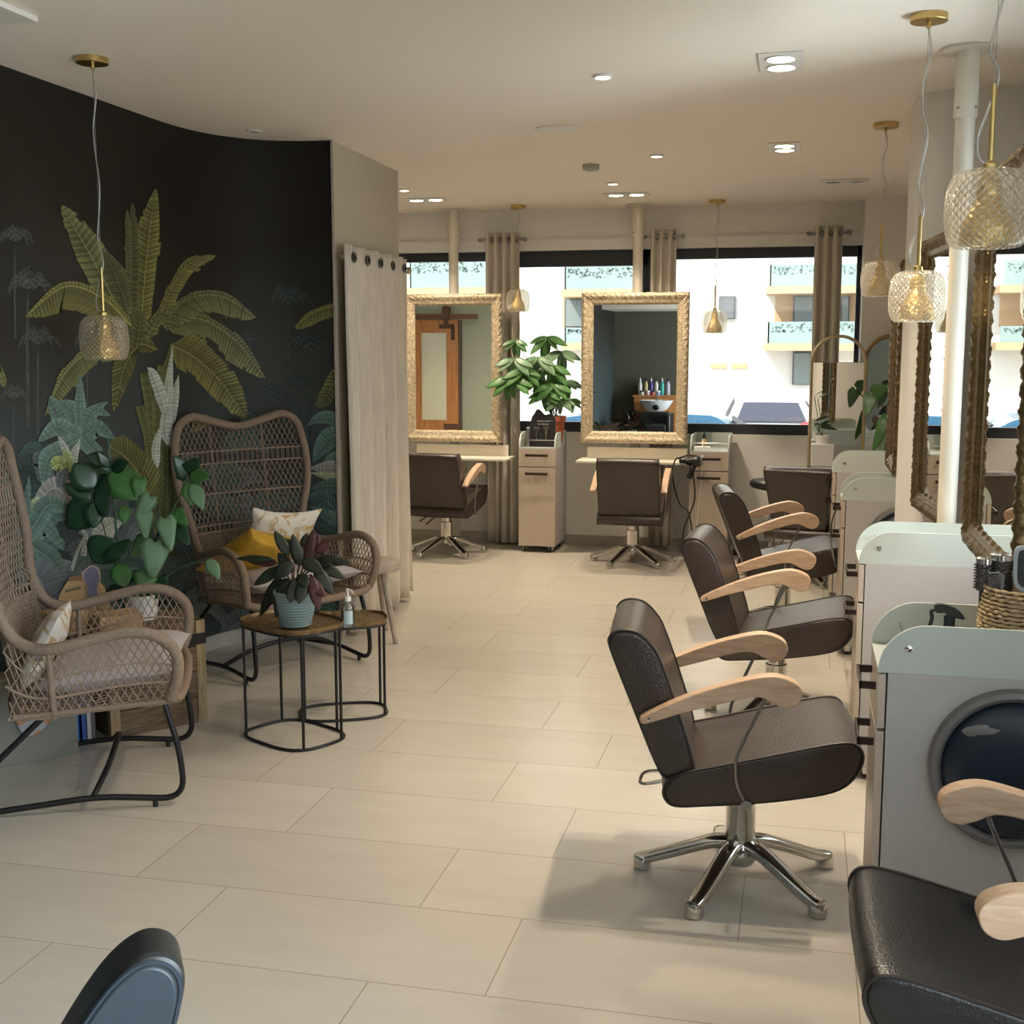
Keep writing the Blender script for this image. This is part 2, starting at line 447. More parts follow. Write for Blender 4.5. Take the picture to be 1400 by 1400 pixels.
def mural_material():
    m = mat('jungle_mural_paper', (0.02, 0.02, 0.02), 0.6, spec=0.2, bump=('noise', 220, 0.15))
    nt = m.node_tree; L = nt.links.new
    tc = nt.nodes.new('ShaderNodeTexCoord'); sp = nt.nodes.new('ShaderNodeSeparateXYZ'); L(tc.outputs['Object'], sp.inputs[0])
    no = nt.nodes.new('ShaderNodeTexNoise'); no.inputs['Scale'].default_value = 1.6; no.inputs['Detail'].default_value = 6; L(tc.outputs['Object'], no.inputs[0])
    ad = nt.nodes.new('ShaderNodeMath'); ad.operation = 'MULTIPLY_ADD'; ad.inputs[1].default_value = 0.9; L(no.outputs[0], ad.inputs[0]); L(sp.outputs[2], ad.inputs[2])
    mr = nt.nodes.new('ShaderNodeMapRange'); mr.inputs['From Min'].default_value = 0.5; mr.inputs['From Max'].default_value = 3.2; L(ad.outputs[0], mr.inputs[0])
    r = nt.nodes.new('ShaderNodeValToRGB'); e = r.color_ramp.elements
    e[0].position = 0.05; e[0].color = (0.050, 0.068, 0.070, 1); e[1].position = 0.85; e[1].color = (0.0150, 0.0122, 0.0085, 1)
    q = e.new(0.45); q.color = (0.045, 0.056, 0.054, 1); q = e.new(0.65); q.color = (0.031, 0.0295, 0.024, 1)
    L(mr.outputs[0], r.inputs[0]); L(r.outputs[0], nt.nodes['Principled BSDF'].inputs['Base Color'])
    return m
inner = [p + V(-0.12, 0.10 if i > 3 else 0, 0) for i, p in enumerate(PLAN)]
inner[-1] = V(-2.70, 6.76, 0)
poly = [(p.x, p.y) for p in PLAN] + [(p.x, p.y) for p in inner[::-1]]
wall_left = struct(MB().prism(poly, lambda x, y: (x, y, 0), lambda x, y: (x, y, ZC)).build('wall_left', mural_material(), angle=25), 'dark jungle mural wallpaper on a curving wall')

def wall_hit(px, py, lift=0.0):
    d = ray(px, py); best = None
    for a, b in zip(PLAN[:-1], PLAN[1:]):
        e = b - a; den = d.x * e.y - d.y * e.x
        if abs(den) < 1e-9: continue
        t = (a.x * e.y - a.y * e.x) / den
        s_ = (a.x * d.y - a.y * d.x) / den
        if t > 0 and -1e-6 <= s_ <= 1 + 1e-6:
            if best is None or t < best[0]: best = (t, V(e.y, -e.x, 0).normalized())
    if best is None: return None
    return CAMP + d * best[0] + best[1] * lift

mural = MB(); _lay = [0]
def shade(c, k): return tuple(max(0, min(1, x * k)) for x in c)
def mleaf(sp, w, col, kind='blade', wl=1.0, wr=1.0, N=None, dark=0.45, rib=None):
    """one printed leaf: a spine across the wall, with veins as alternating strips of ink"""
    _lay[0] += 1
    lift = 0.0008 + 0.00002 * _lay[0]
    L_ = sum((Vector((*b, 0)) - Vector((*a, 0))).length for a, b in zip(sp[:-1], sp[1:]))
    N = N or max(10, int(L_ / 2.3))
    P = crv([(x, y, 0) for x, y in sp], 24)
    P = [P[int(i * (len(P) - 1) / N)] for i in range(N + 1)]
    T = [(P[min(i + 1, N)] - P[max(i - 1, 0)]).normalized() for i in range(N + 1)]
    def hw(t):
        if kind == 'blade': return math.sin(PI * min(1, max(0, t)) ** 0.8) ** 0.9
        if kind == 'stem': return (0.6 + 0.4 * (1 - t)) * min(1, max(0, (1 - t) / .25))
        return min(1, (t / 0.10) ** 0.7 if t > 0 else 0) * min(1, ((1 - t) / 0.35) ** 0.65 if t < 1 else 0)
    for sgn, wm in ((1, wl), (-1, wr)):
        tear = 1.0
        for i in range(N):
            t0, t1 = i / N, (i + 1) / N
            if kind in ('banana', 'fern') and random.random() < 0.16: tear = random.uniform(0.72, 1.08)
            sl = {'banana': 0.45, 'fern': 0.9}.get(kind, 0.0)
            n0 = V(-T[i].y, T[i].x, 0) * sgn; n1 = V(-T[i + 1].y, T[i + 1].x, 0) * sgn
            h0, h1 = hw(t0) * w * wm * tear, hw(t1) * w * wm * tear
            a, b = P[i], P[i + 1]
            o0, o1 = a + n0 * h0 + T[i] * h0 * sl, b + n1 * h1 + T[i + 1] * h1 * sl
            if kind == 'fern': o1 = o0 + (o1 - o0) * 0.62; b2 = a + (b - a) * 0.75
            else: b2 = b
            sub = 3 if w > 8 else 2
            base = 1.12 if (i % 2 == 0) else (0.56 if kind in ('banana', 'fern') else 0.84)
            base *= random.uniform(0.85, 1.12)
            for k in range(sub):
                q0, q1 = k / sub, (k + 1) / sub
                quad = [a + (o0 - a) * q0, b2 + (o1 - b2) * q0, b2 + (o1 - b2) * q1, a + (o0 - a) * q1]
                pts = [wall_hit(p.x, p.y, lift) for p in quad]
                if any(p is None for p in pts): continue
                kk = base * (dark + (1 - dark) * ((k + 1) / sub)) * (1.0 if sgn > 0 else 0.82)
                mural.col = shade(col, kk)
                mural.add(pts, [(0, 1, 2, 3)])
    if kind != 'stem' and w > 5:
        mural.col = shade(rib or col, 1.35)
        for i in range(N):
            n0 = V(-T[i].y, T[i].x, 0); r0 = max(0.5, w * 0.045) * (1 - 0.7 * i / N); r1 = max(0.5, w * 0.045) * (1 - 0.7 * (i + 1) / N)
            n1 = V(-T[i + 1].y, T[i + 1].x, 0)
            pts = [wall_hit(p.x, p.y, lift + 0.00001) for p in (P[i] + n0 * r0, P[i + 1] + n1 * r1, P[i + 1] - n1 * r1, P[i] - n0 * r0)]
            if any(p is None for p in pts): continue
            mural.add(pts, [(0, 1, 2, 3)])

OL = (0.215, 0.205, 0.066); OL2 = (0.18, 0.185, 0.075); OLD = (0.13, 0.14, 0.055)
TE = (0.145, 0.235, 0.20); TED = (0.10, 0.175, 0.155); TEX = (0.05, 0.09, 0.085); PA = (0.44, 0.48, 0.42); LI = (0.30, 0.29, 0.27); GH = (0.075, 0.082, 0.078); GY = (0.16, 0.20, 0.21)
GD = (0.032, 0.044, 0.042)
# distant misty trees
for x, y, s in ((38, 395, 1.0), (52, 470, 0.8), (120, 470, 0.6), (395, 415, 0.9), (425, 480, 1.0), (372, 545, 0.7), (18, 545, 0.6), (410, 530, 0.6), (340, 470, 0.5), (20, 330, 0.7)):
    c = GH if x < 200 else GD
    mleaf([(x, y + 190 * s), (x - 1, y + 60), (x, y)], 2.2 * s, c, 'stem')
    for k in range(9):
        a = PI * (0.05 + 0.11 * k) + random.uniform(-.1, .1); r = (34 + random.uniform(-6, 8)) * s
        mleaf([(x, y), (x + r * .6 * math.cos(a), y - r * .55 * math.sin(a) - 6), (x + r * math.cos(a), y - r * .4 * math.sin(a) + 12 * s)], 3.6 * s, c, 'fern', dark=0.9, N=14)
for k in range(26):
    x, y = random.uniform(0, 450), random.uniform(590, 860); r = random.uniform(30, 70); a = random.uniform(0, PI)
    mleaf([(x, y), (x + r * .5 * math.cos(a), y - r * .6 * math.sin(a)), (x + r * math.cos(a), y - r * .5 * math.sin(a) + 10)], random.uniform(6, 12), GD if k % 3 else TEX, 'blade', dark=0.8)
for k in range(64):
    x, y = random.uniform(-10, 330), random.uniform(660, 880); r = random.uniform(35, 75); a = random.uniform(.1, PI - .1)
    mleaf([(x, y), (x + r * .5 * math.cos(a), y - r * .75 * math.sin(a)), (x + r * math.cos(a), y - r * .7 * math.sin(a) + 6)], random.uniform(7, 13), shade((TED, GY, TEX)[k % 3], random.uniform(.6, 1.0)), 'oval', dark=0.5)
# trunk of the banana palm
for sp, w in (([(196, 510), (206, 580), (206, 660), (214, 760)], 7), ([(222, 500), (214, 560), (216, 640), (222, 740)], 8), ([(190, 555), (200, 600), (206, 660)], 6), ([(236, 470), (222, 510), (214, 560)], 3)):
    mleaf(sp, w, OLD, 'stem')
# the big olive banana leaves
mleaf([(192, 470), (160, 418), (120, 345), (83, 281)], 22, OL2, 'banana', 1.1, .95)
mleaf([(182, 465), (172, 420), (158, 380), (140, 342)], 15, shade(OL2, .6), 'banana')
mleaf([(191, 452), (196, 390), (203, 320), (212, 258)], 18, OL, 'banana', 1.0, 1.05)
mleaf([(186, 430), (178, 380), (176, 330), (172, 286)], 8, shade(OL2, .75), 'banana')
mleaf([(183, 430), (184, 350), (181, 300), (179, 276)], 5, shade(OL2, .6), 'banana')
mleaf([(212, 448), (232, 398), (258, 360), (295, 349)], 13, OL, 'banana', 1.2, .5)
mleaf([(222, 440), (258, 408), (305, 406), (350, 434)], 26, OL2, 'banana', 1.15, .25)
mleaf([(226, 446), (272, 436), (322, 466), (362, 516)], 27, OL2, 'banana', 1.0, .3)
mleaf([(178, 445), (140, 408), (88, 392), (34, 432)], 34, OL, 'banana', .25, 1.0)
mleaf([(172, 470), (128, 476), (88, 510), (60, 568)], 26, shade(OL2, 1.1), 'banana', .25, .95)
mleaf([(232, 472), (262, 486), (300, 520), (336, 572)], 27, OL, 'banana', .95, .9, rib=OL)
mleaf([(214, 478), (190, 472), (170, 500), (154, 562)], 15, OL, 'fern', 1, 1)
mleaf([(200, 462), (212, 440), (222, 432), (228, 452)], 11, OL2, 'banana')
mleaf([(238, 452), (240, 440), (236, 430), (232, 425)], 9, OL2, 'banana')
mleaf([(185, 478), (190, 440), (180, 420)], 10, shade(OL2, .7), 'banana')
mleaf([(478, 418), (452, 420), (425, 430), (403, 448)], 17, OL, 'banana', .25, .95)
mleaf([(472, 500), (458, 520), (445, 545), (432, 556)], 11, shade(OL2, .8), 'banana')
mleaf([(0, 512), (-6, 500), (3, 522), (2, 530)], 6, OL2, 'blade')
mleaf([(205, 690), (190, 650), (170, 625), (148, 610)], 26, shade(OL, .95), 'fern', 1.0, .7)
mleaf([(218, 800), (224, 720), (228, 650), (226, 590)], 14, OLD, 'fern')
mleaf([(236, 780), (236, 720), (238, 660), (232, 610)], 11, OLD, 'fern')
mleaf([(262, 590), (275, 575), (284, 566)], 9, OL2, 'blade')
# blue-green foliage, upper cluster
C0 = (110, 598)
for e, b, w in (((66, 541), (82, 570), 17), ((78, 548), (98, 560), 14), ((108, 512), (108, 550), 9), ((146, 549), (122, 565), 10), ((150, 568), (128, 562), 9), ((156, 600), (132, 585), 13), ((50, 604), (76, 584), 14), ((58, 668), (64, 628), 15), ((128, 622), (122, 608), 8), ((148, 645), (130, 620), 12)):
    mleaf([C0, ((C0[0] + b[0]) / 2, (C0[1] + b[1]) / 2), b, e], w * .92, shade(TE, random.uniform(.85, 1.1)), 'oval', dark=0.5)
mleaf([(97, 645), (100, 622), (108, 600)], 6, PA, 'blade'); mleaf([(96, 640), (88, 615), (77, 594)], 5, PA, 'blade')
mleaf([(95, 646), (92, 628), (84, 612)], 7, (0.33, 0.40, 0.18), 'blade')
mleaf([(70, 640), (80, 635), (90, 648)], 12, (0.36, 0.42, 0.16), 'blade')
mleaf([(108, 672), (95, 680), (70, 668), (36, 702)], 19, LI, 'blade', dark=.8)
mleaf([(60, 685), (48, 690), (38, 706)], 9, (0.34, 0.42, 0.24), 'blade')
mleaf([(80, 668), (84, 650), (92, 640)], 9, GY, 'blade')
# pale iris-like blades
for sp, w in (([(232, 590), (228, 560), (230, 520), (235, 472)], 7), ([(229, 580), (220, 545), (208, 512), (200, 502)], 8), ([(236, 580), (238, 550), (240, 530), (243, 512)], 5), ([(233, 612), (226, 590), (228, 566), (236, 560)], 9), ([(214, 640), (212, 610), (222, 575)], 6)):
    mleaf(sp, w, PA, 'blade', dark=.75)
# left cluster by the armchair
C1 = (30, 738)
for e, b, w in (((4, 640), (14, 690), 12), ((38, 650), (34, 700), 8), ((78, 716), (56, 706), 14), ((86, 752), (62, 722), 12), ((92, 812), (70, 768), 15), ((60, 800), (46, 770), 9), ((34, 840), (32, 790), 9), ((10, 700), (18, 715), 10), ((100, 700), (66, 690), 14), ((4, 770), (14, 752), 9)):
    mleaf([C1, ((C1[0] + b[0]) / 2, (C1[1] + b[1]) / 2), b, e], w, shade(TE, random.uniform(.7, 1.0)), 'oval', dark=0.5)
mleaf([(80, 840), (60, 810), (50, 790), (36, 800)], 34, (0.13, 0.145, 0.16), 'blade', dark=.7)
mleaf([(96, 780), (106, 750), (122, 720)], 2.5, PA, 'stem'); mleaf([(106, 730), (115, 722), (128, 718), (140, 720)], 10, GY, 'blade')
mleaf([(128, 750), (144, 722), (166, 714)], 15, PA, 'blade', dark=.7); mleaf([(112, 760), (116, 735), (108, 720)], 4, PA, 'stem')
mleaf([(175, 740), (186, 722), (204, 708)], 8, GY, 'blade'); mleaf([(160, 650), (166, 640), (170, 655)], 8, PA, 'blade')
# grey fronds low down, between the chairs
C2 = (272, 792)
for k in range(13):
    a = PI * (-.08 + k * 0.096); r = 62 + 10 * (k % 3)
    mleaf([C2, (C2[0] + .5 * r * math.cos(a), C2[1] - .6 * r * math.sin(a)), (C2[0] + r * math.cos(a), C2[1] - r * math.sin(a) + 16)], 8, shade(GY, random.uniform(.75, 1.15)), 'fern', dark=.75)
for sp in ([(268, 800), (255, 830), (240, 860)], [(274, 800), (272, 835), (262, 868)], [(280, 800), (298, 835), (318, 862)]):
    mleaf(sp, 9, GY, 'fern', dark=.7)
mleaf([(244, 846), (262, 830), (284, 826), (300, 848)], 16, GY, 'blade', dark=.8)
mleaf([(300, 870), (330, 850), (380, 850), (420, 870)], 20, shade(GY, .8), 'blade', dark=.7); mleaf([(330, 880), (350, 850), (352, 820)], 14, shade(GY, .9), 'blade', dark=.7)
mleaf([(420, 850), (440, 830), (470, 838)], 16, TED, 'blade')
# darker leaves at the right-hand end, beside the curtain
for sp, w, c in (([(480, 590), (455, 572), (436, 572), (420, 582)], 9, TED), ([(478, 592), (455, 596), (440, 612), (428, 632)], 14, TED), ([(480, 620), (455, 628), (440, 645)], 9, TED), ([(478, 648), (455, 640), (424, 640)], 11, LI), ([(480, 655), (455, 652), (424, 646)], 6, (0.33, .36, .22)), ([(478, 670), (455, 664), (424, 668)], 11, shade(TED, .8)), ([(478, 720), (452, 690), (424, 676)], 12, TED), ([(478, 726), (455, 708), (424, 692)], 10, TED), ([(478, 736), (455, 726), (424, 716)], 9, TEX), ([(474, 560), (466, 572), (462, 590)], 6, PA)):
    mleaf(sp, w, c, 'blade' if w != 12 else 'fern', dark=.6)
for sp, w in (([(330, 640), (300, 650), (268, 640)], 22), ([(330, 690), (290, 690), (262, 680)], 16), ([(340, 700), (380, 680), (415, 690)], 18), ([(300, 620), (330, 600), (370, 620)], 14)):
    mleaf(sp, w, shade(TED, .8), 'blade', dark=.7)
mural.build('mural_print', mat_attr('mural_ink', 0.55, 0.35, ('noise', 220, 0.15)), wall_left, smooth=False, fixn=False)

# ---- the wall end beside the curtain, and the wall behind it with the sliding door
bs = [(PLAN[-1].x, PLAN[-1].y), (SIDE_END.x, SIDE_END.y), (-2.80, 7.87), (-2.78, 6.625)]
struct(MB().prism(bs, lambda x, y: (x, y, 0), lambda x, y: (x, y, ZC)).build('wall_alcove', M['beige'], smooth=False))
struct(MB().bb(XL, -2.80, 7.75, 7.87, 0, ZC).build('wall_sage', M['sage'], smooth=False))
struct(MB().bb(XL - .15, XL, 7.75, YB, 0, ZC).build('wall_far_left', M['white'], smooth=False))
struct(MB().bb(-3.3, XR + .2, YR - .15, YR, 0, ZC).build('wall_rear', M['darkgreen'], smooth=False))
struct(MB().bb(-2.582, -2.569, 6.607, 6.620, 0, ZC).build('trim_1', M['greywash'], smooth=False), 'thin corner bead at the mural edge')

# ---- back wall with its ribbon of windows
ZS, ZT = 0.965, 2.485          # bottom and top of the window band
XW0, XW1 = -4.45, 0.455
m = MB()
m.bb(XL, XR + .2, YB, YB + .28, 0, ZS).bb(XL, XR + .2, YB, YB + .28, ZT, ZC).bb(XL, XW0, YB, YB + .28, ZS, ZT).bb(XW1, XR + .2, YB, YB + .28, ZS, ZT)
struct(m.build('wall_back', M['white'], smooth=False))
struct(MB().bb(XL, XW1, YB - .03, YB, ZT, 2.575).build('trim_2', M['white'], smooth=False), 'white roller-shutter box above the windows')
struct(MB().bb(.44, XR + .2, 9.96, YB, 0, ZC).build('wall_return', M['white'], smooth=False))
def window(n, x0, x1, top):
    m = MB(); y0, y1 = YB + .05, YB + .12; w = .05
    m.bb(x0, x1, y0, y1, ZS, ZS + .085).bb(x0, x1, y0, y1, top, ZT).bb(x0, x0 + w, y0, y1, ZS, ZT).bb(x1 - w, x1, y0, y1, ZS, ZT)
    o = struct(m.build('window_%d' % n, M['anth'], bevel=.004))
    p = MB().bb(x0 + w - .01, x1 - w + .01, YB + .078, YB + .09, ZS + .08, top + .005).build('pane', M['pane'], o, smooth=False)
    return o
window(1, XW0, -2.50, 2.41); window(2, -2.50, -1.27, 2.355); window(3, -1.27, .13, 2.40); window(4, .13, XW1, 2.40)
struct(MB().bb(XW0, XW1, YB + .12, YB + .34, ZS - .04, ZS + .03).build('window_sill', M['anth'], bevel=.004))

# ---- right wall, a shop-front window near the camera and another behind the styling mirrors
m = MB()
m.bb(XR, XR + .2, YR - .15, YB, 2.55, ZC).bb(XR, XR + .2, YR - .15, 3.9, 0, .45).bb(XR, XR + .2, 3.9, YB, 0, .9).bb(XR, XR + .2, YR - .15, -1.45, .45, 2.55).bb(XR, XR + .2, 2.75, 3.9, .45, 2.55).bb(XR, XR + .2, 5.05, YB, .9, 2.55)
struct(m.build('wall_right', M['white'], smooth=False))
def side_window(n, ya, yb, za, zb, mull):
    m = MB(); x0, x1 = XR + .06, XR + .13; w = .05
    m.bb(x0, x1, ya, yb, za, za + .08).bb(x0, x1, ya, yb, zb - .08, zb).bb(x0, x1, ya, ya + w, za, zb).bb(x0, x1, yb - w, yb, za, zb)
    for q in mull: m.bb(x0, x1, q - w / 2, q + w / 2, za, zb)
    o = struct(m.build('window_%d' % n, M['anth'], bevel=.004))
    MB().bb(x0 + .03, x0 + .04, ya + .03, yb - .03, za + .06, zb - .06).build('pane', M['pane'], o, smooth=False)
side_window(5, -1.45, 2.75, .45, 2.55, (0.0, 1.4)); side_window(6, 3.9, 5.05, .9, 2.55, ())

# ---- round-cornered structural column between the mirrors
q = []
for cx_, cy_, a0 in ((.625, 6.11, PI), (.98, 6.11, 1.5 * PI), (.98, 6.50, 0), (.625, 6.50, .5 * PI)):
    for k in range(9):
        a = a0 + k / 8 * PI / 2; q.append((cx_ + .14 * math.cos(a), cy_ + .14 * math.sin(a)))
struct(MB().prism(q, lambda x, y: (x, y, 0), lambda x, y: (x, y, ZC)).build('column', M['white'], angle=30))

# ---- skirtings
struct(MB().bb(XL, .44, YB - .012, YB, 0, .085).build('baseboard_back', M['skirt'], smooth=False))
m = MB()
pl = [p + V(0, 0, 0) for p in PLAN]
for a, b in zip(pl[:-1], pl[1:]):
    e = (b - a).normalized(); n_ = V(e.y, -e.x, 0) * .012
    m.add([a, b, b + n_, a + n_, a + V(0, 0, .08), b + V(0, 0, .08), b + n_ + V(0, 0, .08), a + n_ + V(0, 0, .08)], [(3, 2, 6, 7), (4, 7, 6, 5), (0, 1, 5, 4), (0, 3, 7, 4), (1, 2, 6, 5), (0, 1, 2, 3)])
struct(m.build('baseboard_left', mat('pale_skirting', (0.55, 0.54, 0.52), .6), smooth=False))
struct(MB().bb(-2.615, -2.585, 6.64, 7.87, 0, .08).build('baseboard_alcove', M['skirt'], smooth=False))

# ================================================================== STYLING CHAIRS
SEATP = crv([(-.236, .385, 0), (-.19, .425, 0), (-.05, .462, 0), (.115, .505, 0), (.25, .538, 0), (.312, .538, 0), (.333, .497, 0), (.306, .435, 0), (.248, .394, 0), (.12, .364, 0), (.0, .346, 0), (-.12, .333, 0), (-.205, .327, 0), (-.236, .350, 0)], 4, True)
BACKP = crv([(-.229, .405, 0), (-.264, .453, 0), (-.336, .629, 0), (-.40, .79, 0), (-.405, .832, 0), (-.372, .852, 0), (-.325, .846, 0), (-.285, .81, 0), (-.255, .760, 0), (-.204, .619, 0), (-.153, .450, 0), (-.165, .412, 0)], 4, True)
ARMP = crv([(-.31, .595, 0), (-.30, .612, 0), (-.19, .668, 0), (-.077, .712, 0), (.03, .741, 0), (.085, .744, 0), (.135, .725, 0), (.151, .697, 0), (.139, .666, 0), (.110, .654, 0), (.075, .664, 0), (.035, .682, 0), (-.02, .676, 0), (-.10, .652, 0), (-.20, .622, 0), (-.29, .590, 0)], 4, True)

def cushion_mesh(poly, w, crown, taper=0.0, z0=0.35, z1=0.85, ny=10):
    """profile drawn in x,z, run across the chair with softly rounded sides and a slight crown"""
    cx_ = sum(p.x for p in poly) / len(poly); cz_ = sum(p.y for p in poly) / len(poly)
    def ring(y, k):
        out = []
        for p in poly:
            tw = 1.0 - taper * (1 - max(0, min(1, (p.y - z0) / (z1 - z0))))
            dx, dz = p.x - cx_, p.y - cz_
            out.append(V(cx_ + dx * k, y * tw, cz_ + dz * k))
        return out
    m = MB(); n = len(poly); rows = []
    ys = [(-w / 2, .90), (-w / 2 + .0015, .955), (-w / 2 + .006, .985), (-w / 2 + .014, 1.0)]
    for i in range(1, ny): 
        y = -w / 2 + .014 + (w - .028) * i / ny; rows.append((y, 1.0 + crown * (1 - (2 * y / w) ** 2)))
    ys = ys + rows + [(-a, b) for a, b in reversed(ys)]
    pts = []
    for y, k in ys: pts += ring(y, k)
    fs = []
    for i in range(len(ys) - 1):
        for j in range(n):
            j2 = (j + 1) % n
            fs.append((i * n + j, i * n + j2, (i + 1) * n + j2, (i + 1) * n + j))
    fs.append(tuple(range(n))); fs.append(tuple(range((len(ys) - 1) * n, len(ys) * n))[::-1])
    return m.add(pts, fs)
def piping_mesh(poly, w, taper=0.0, z0=.35, z1=.85):
    out = []
    for s_ in (-1, 1):
        m = MB(); out.append(m)
        m.tube([V(p.x, s_ * (w / 2 - .006) * (1 - taper * (1 - max(0, min(1, (p.y - z0) / (z1 - z0))))), p.y) for p in poly], .0045, 6, closed=True)
    return out
def star_leg(r=.325):
    m = MB()
    P = crv([(.035, 0, .125), (.09, 0, .118), (.16, 0, .092), (.24, 0, .060), (r - .03, 0, .040), (r, 0, .034)], 4)
    N = len(P); pts = []; 
    for i, p in enumerate(P):
        t = i / (N - 1); hw_ = .030 - .005 * t; ht = .023 - .005 * t
        for a in range(10):
            an = 2 * PI * a / 10
            pts.append(V(p.x, hw_ * math.copysign(abs(math.cos(an)) ** .7, math.cos(an)), p.z + ht * math.copysign(abs(math.sin(an)) ** .8, math.sin(an))))
    fs = [(i * 10 + a, i * 10 + (a + 1) % 10, (i + 1) * 10 + (a + 1) % 10, (i + 1) * 10 + a) for i in range(N - 1) for a in range(10)]
    fs += [tuple(range(10)), tuple(range((N - 1) * 10, N * 10))]
    m.add(pts, fs)
    m.lathe([(.024, 0), (.029, .004), (.029, .038), (.025, .046), (1e-6, .048)], 18, (r - .012, 0, 0))
    return m
def make_chair(label, leather, side_piping, loc, rz, group, taper=0.0, arms=True, base_rot=0.0, name='styling_chair', lever_dir=1, scale=1.0):
    t = thing(name, label, 'chair', loc, rz, group)
    t.scale = (scale,) * 3
    s_ = cushion_mesh(SEATP, .50, .035).build('seat', leather, t, angle=50)
    for q_ in piping_mesh(SEATP, .50): q_.build('piping', side_piping, s_)
    b_ = cushion_mesh(BACKP, .47, .02, taper, .40, .85).build('backrest', leather, t, angle=50)
    for q_ in piping_mesh(BACKP, .47, taper, .40, .85): q_.build('piping', side_piping, b_)
    if arms:
        for sg in (-1, 1):
            y = sg * .268
            MB().prism([(p.x, p.y) for p in ARMP], lambda x, z: (x, y - .024, z), lambda x, z: (x, y + .024, z)).build('armrest', M['armwood'], t, angle=60, bevel=.010, seg=3)
            rod = MB().tube(crv([(.038, y, .690), (.046, y, .672), (.03, y - sg * .002, .63), (-.010, y - sg * .004, .54), (-.030, y - sg * .008, .48), (-.026, y - sg * .014, .41), (.002, y - sg * .020, .345)], 5), .0052, 8)
            rod.lathe([(1e-6, -.008), (.015, -.007), (.017, 0), (.015, .007), (1e-6, .008)], 14, (.003, y - sg * .018, .343), Matrix.Rotation(PI / 2, 3, 'X'))
            rod.build('arm_support', M['steel'], t)
            sc = MB().lathe([(1e-6, -.003), (.006, -.002), (.006, .002), (1e-6, .003)], 10, (-.285, y + sg * .025, .603), Matrix.Rotation(PI / 2, 3, 'X')).build('bolt', M['chrome'], t)
    else:
        pass
    MB().lathe([(.052, .10), (.052, .105), (.0465, .11), (.0465, .255), (.048, .258), (.048, .262), (.041, .266), (.041, .335), (.06, .338), (.06, .350), (1e-6, .352)], 28).build('gas_column', M['chrome'], t)
    hub = MB().lathe([(1e-6, .055), (.04, .058), (.062, .085), (.062, .11), (.048, .135), (1e-6, .137)], 28).build('star_base', M['chrome'], t)
    for k in range(5):
        star_leg().xf(Matrix.Rotation(base_rot + 2 * PI * k / 5, 4, 'Z')).build('leg', M['chrome'], hub, angle=50)
    lv = fillet([(-.10, .05, .315), (-.20, .055, .305), (-.325, .06, .275), (-.315, .12, .300), (-.12, .12, .318)], .03, 5)
    if lever_dir < 0: lv = [V(p.y * .9 + .06, -p.x * .95, p.z - .01) for p in lv]
    MB().tube(lv, .006, 8).build('pump_lever', M['chrome'], t)
    return t
LE, PI_ = M['leather'], M['piping']
make_chair('brown leather styling chair nearest in the row along the right, on a chrome star base', LE, PI_, (-.145, 3.79, 0), math.radians(5), 'brown styling chairs', base_rot=math.radians(171))
make_chair('second brown styling chair from the front, its seat nose against the second white trolley', LE, PI_, (-.072, 5.55, 0), math.radians(-3), 'brown styling chairs', base_rot=math.radians(20), lever_dir=1)
make_chair('third brown styling chair from the front, just past the second and half hidden by it', LE, PI_, (-.07, 7.40, 0), math.radians(9), 'brown styling chairs', base_rot=math.radians(10))
make_chair('far brown styling chair turned to the arched mirrors, back narrowing to its seat', LE, PI_, (.06, 9.05, 0), math.radians(80), 'brown styling chairs', taper=.22, arms=False)
make_chair('brown styling chair seen from behind, under the mirror that reflects the wooden door', LE, PI_, (-2.80, 9.60, 0), math.radians(86), 'brown styling chairs', base_rot=math.radians(13))
make_chair('brown styling chair seen from behind, under the mirror that reflects the bottles', LE, PI_, (-1.255, 9.50, 0), math.radians(91), 'brown styling chairs', base_rot=math.radians(10), lever_dir=-1)
make_chair('black leather styling chair in the right foreground, seat nose pointing left', M['black_leather'], M['piping'], (.475, 2.46, 0), math.radians(181), 'black styling chairs', base_rot=math.radians(10))
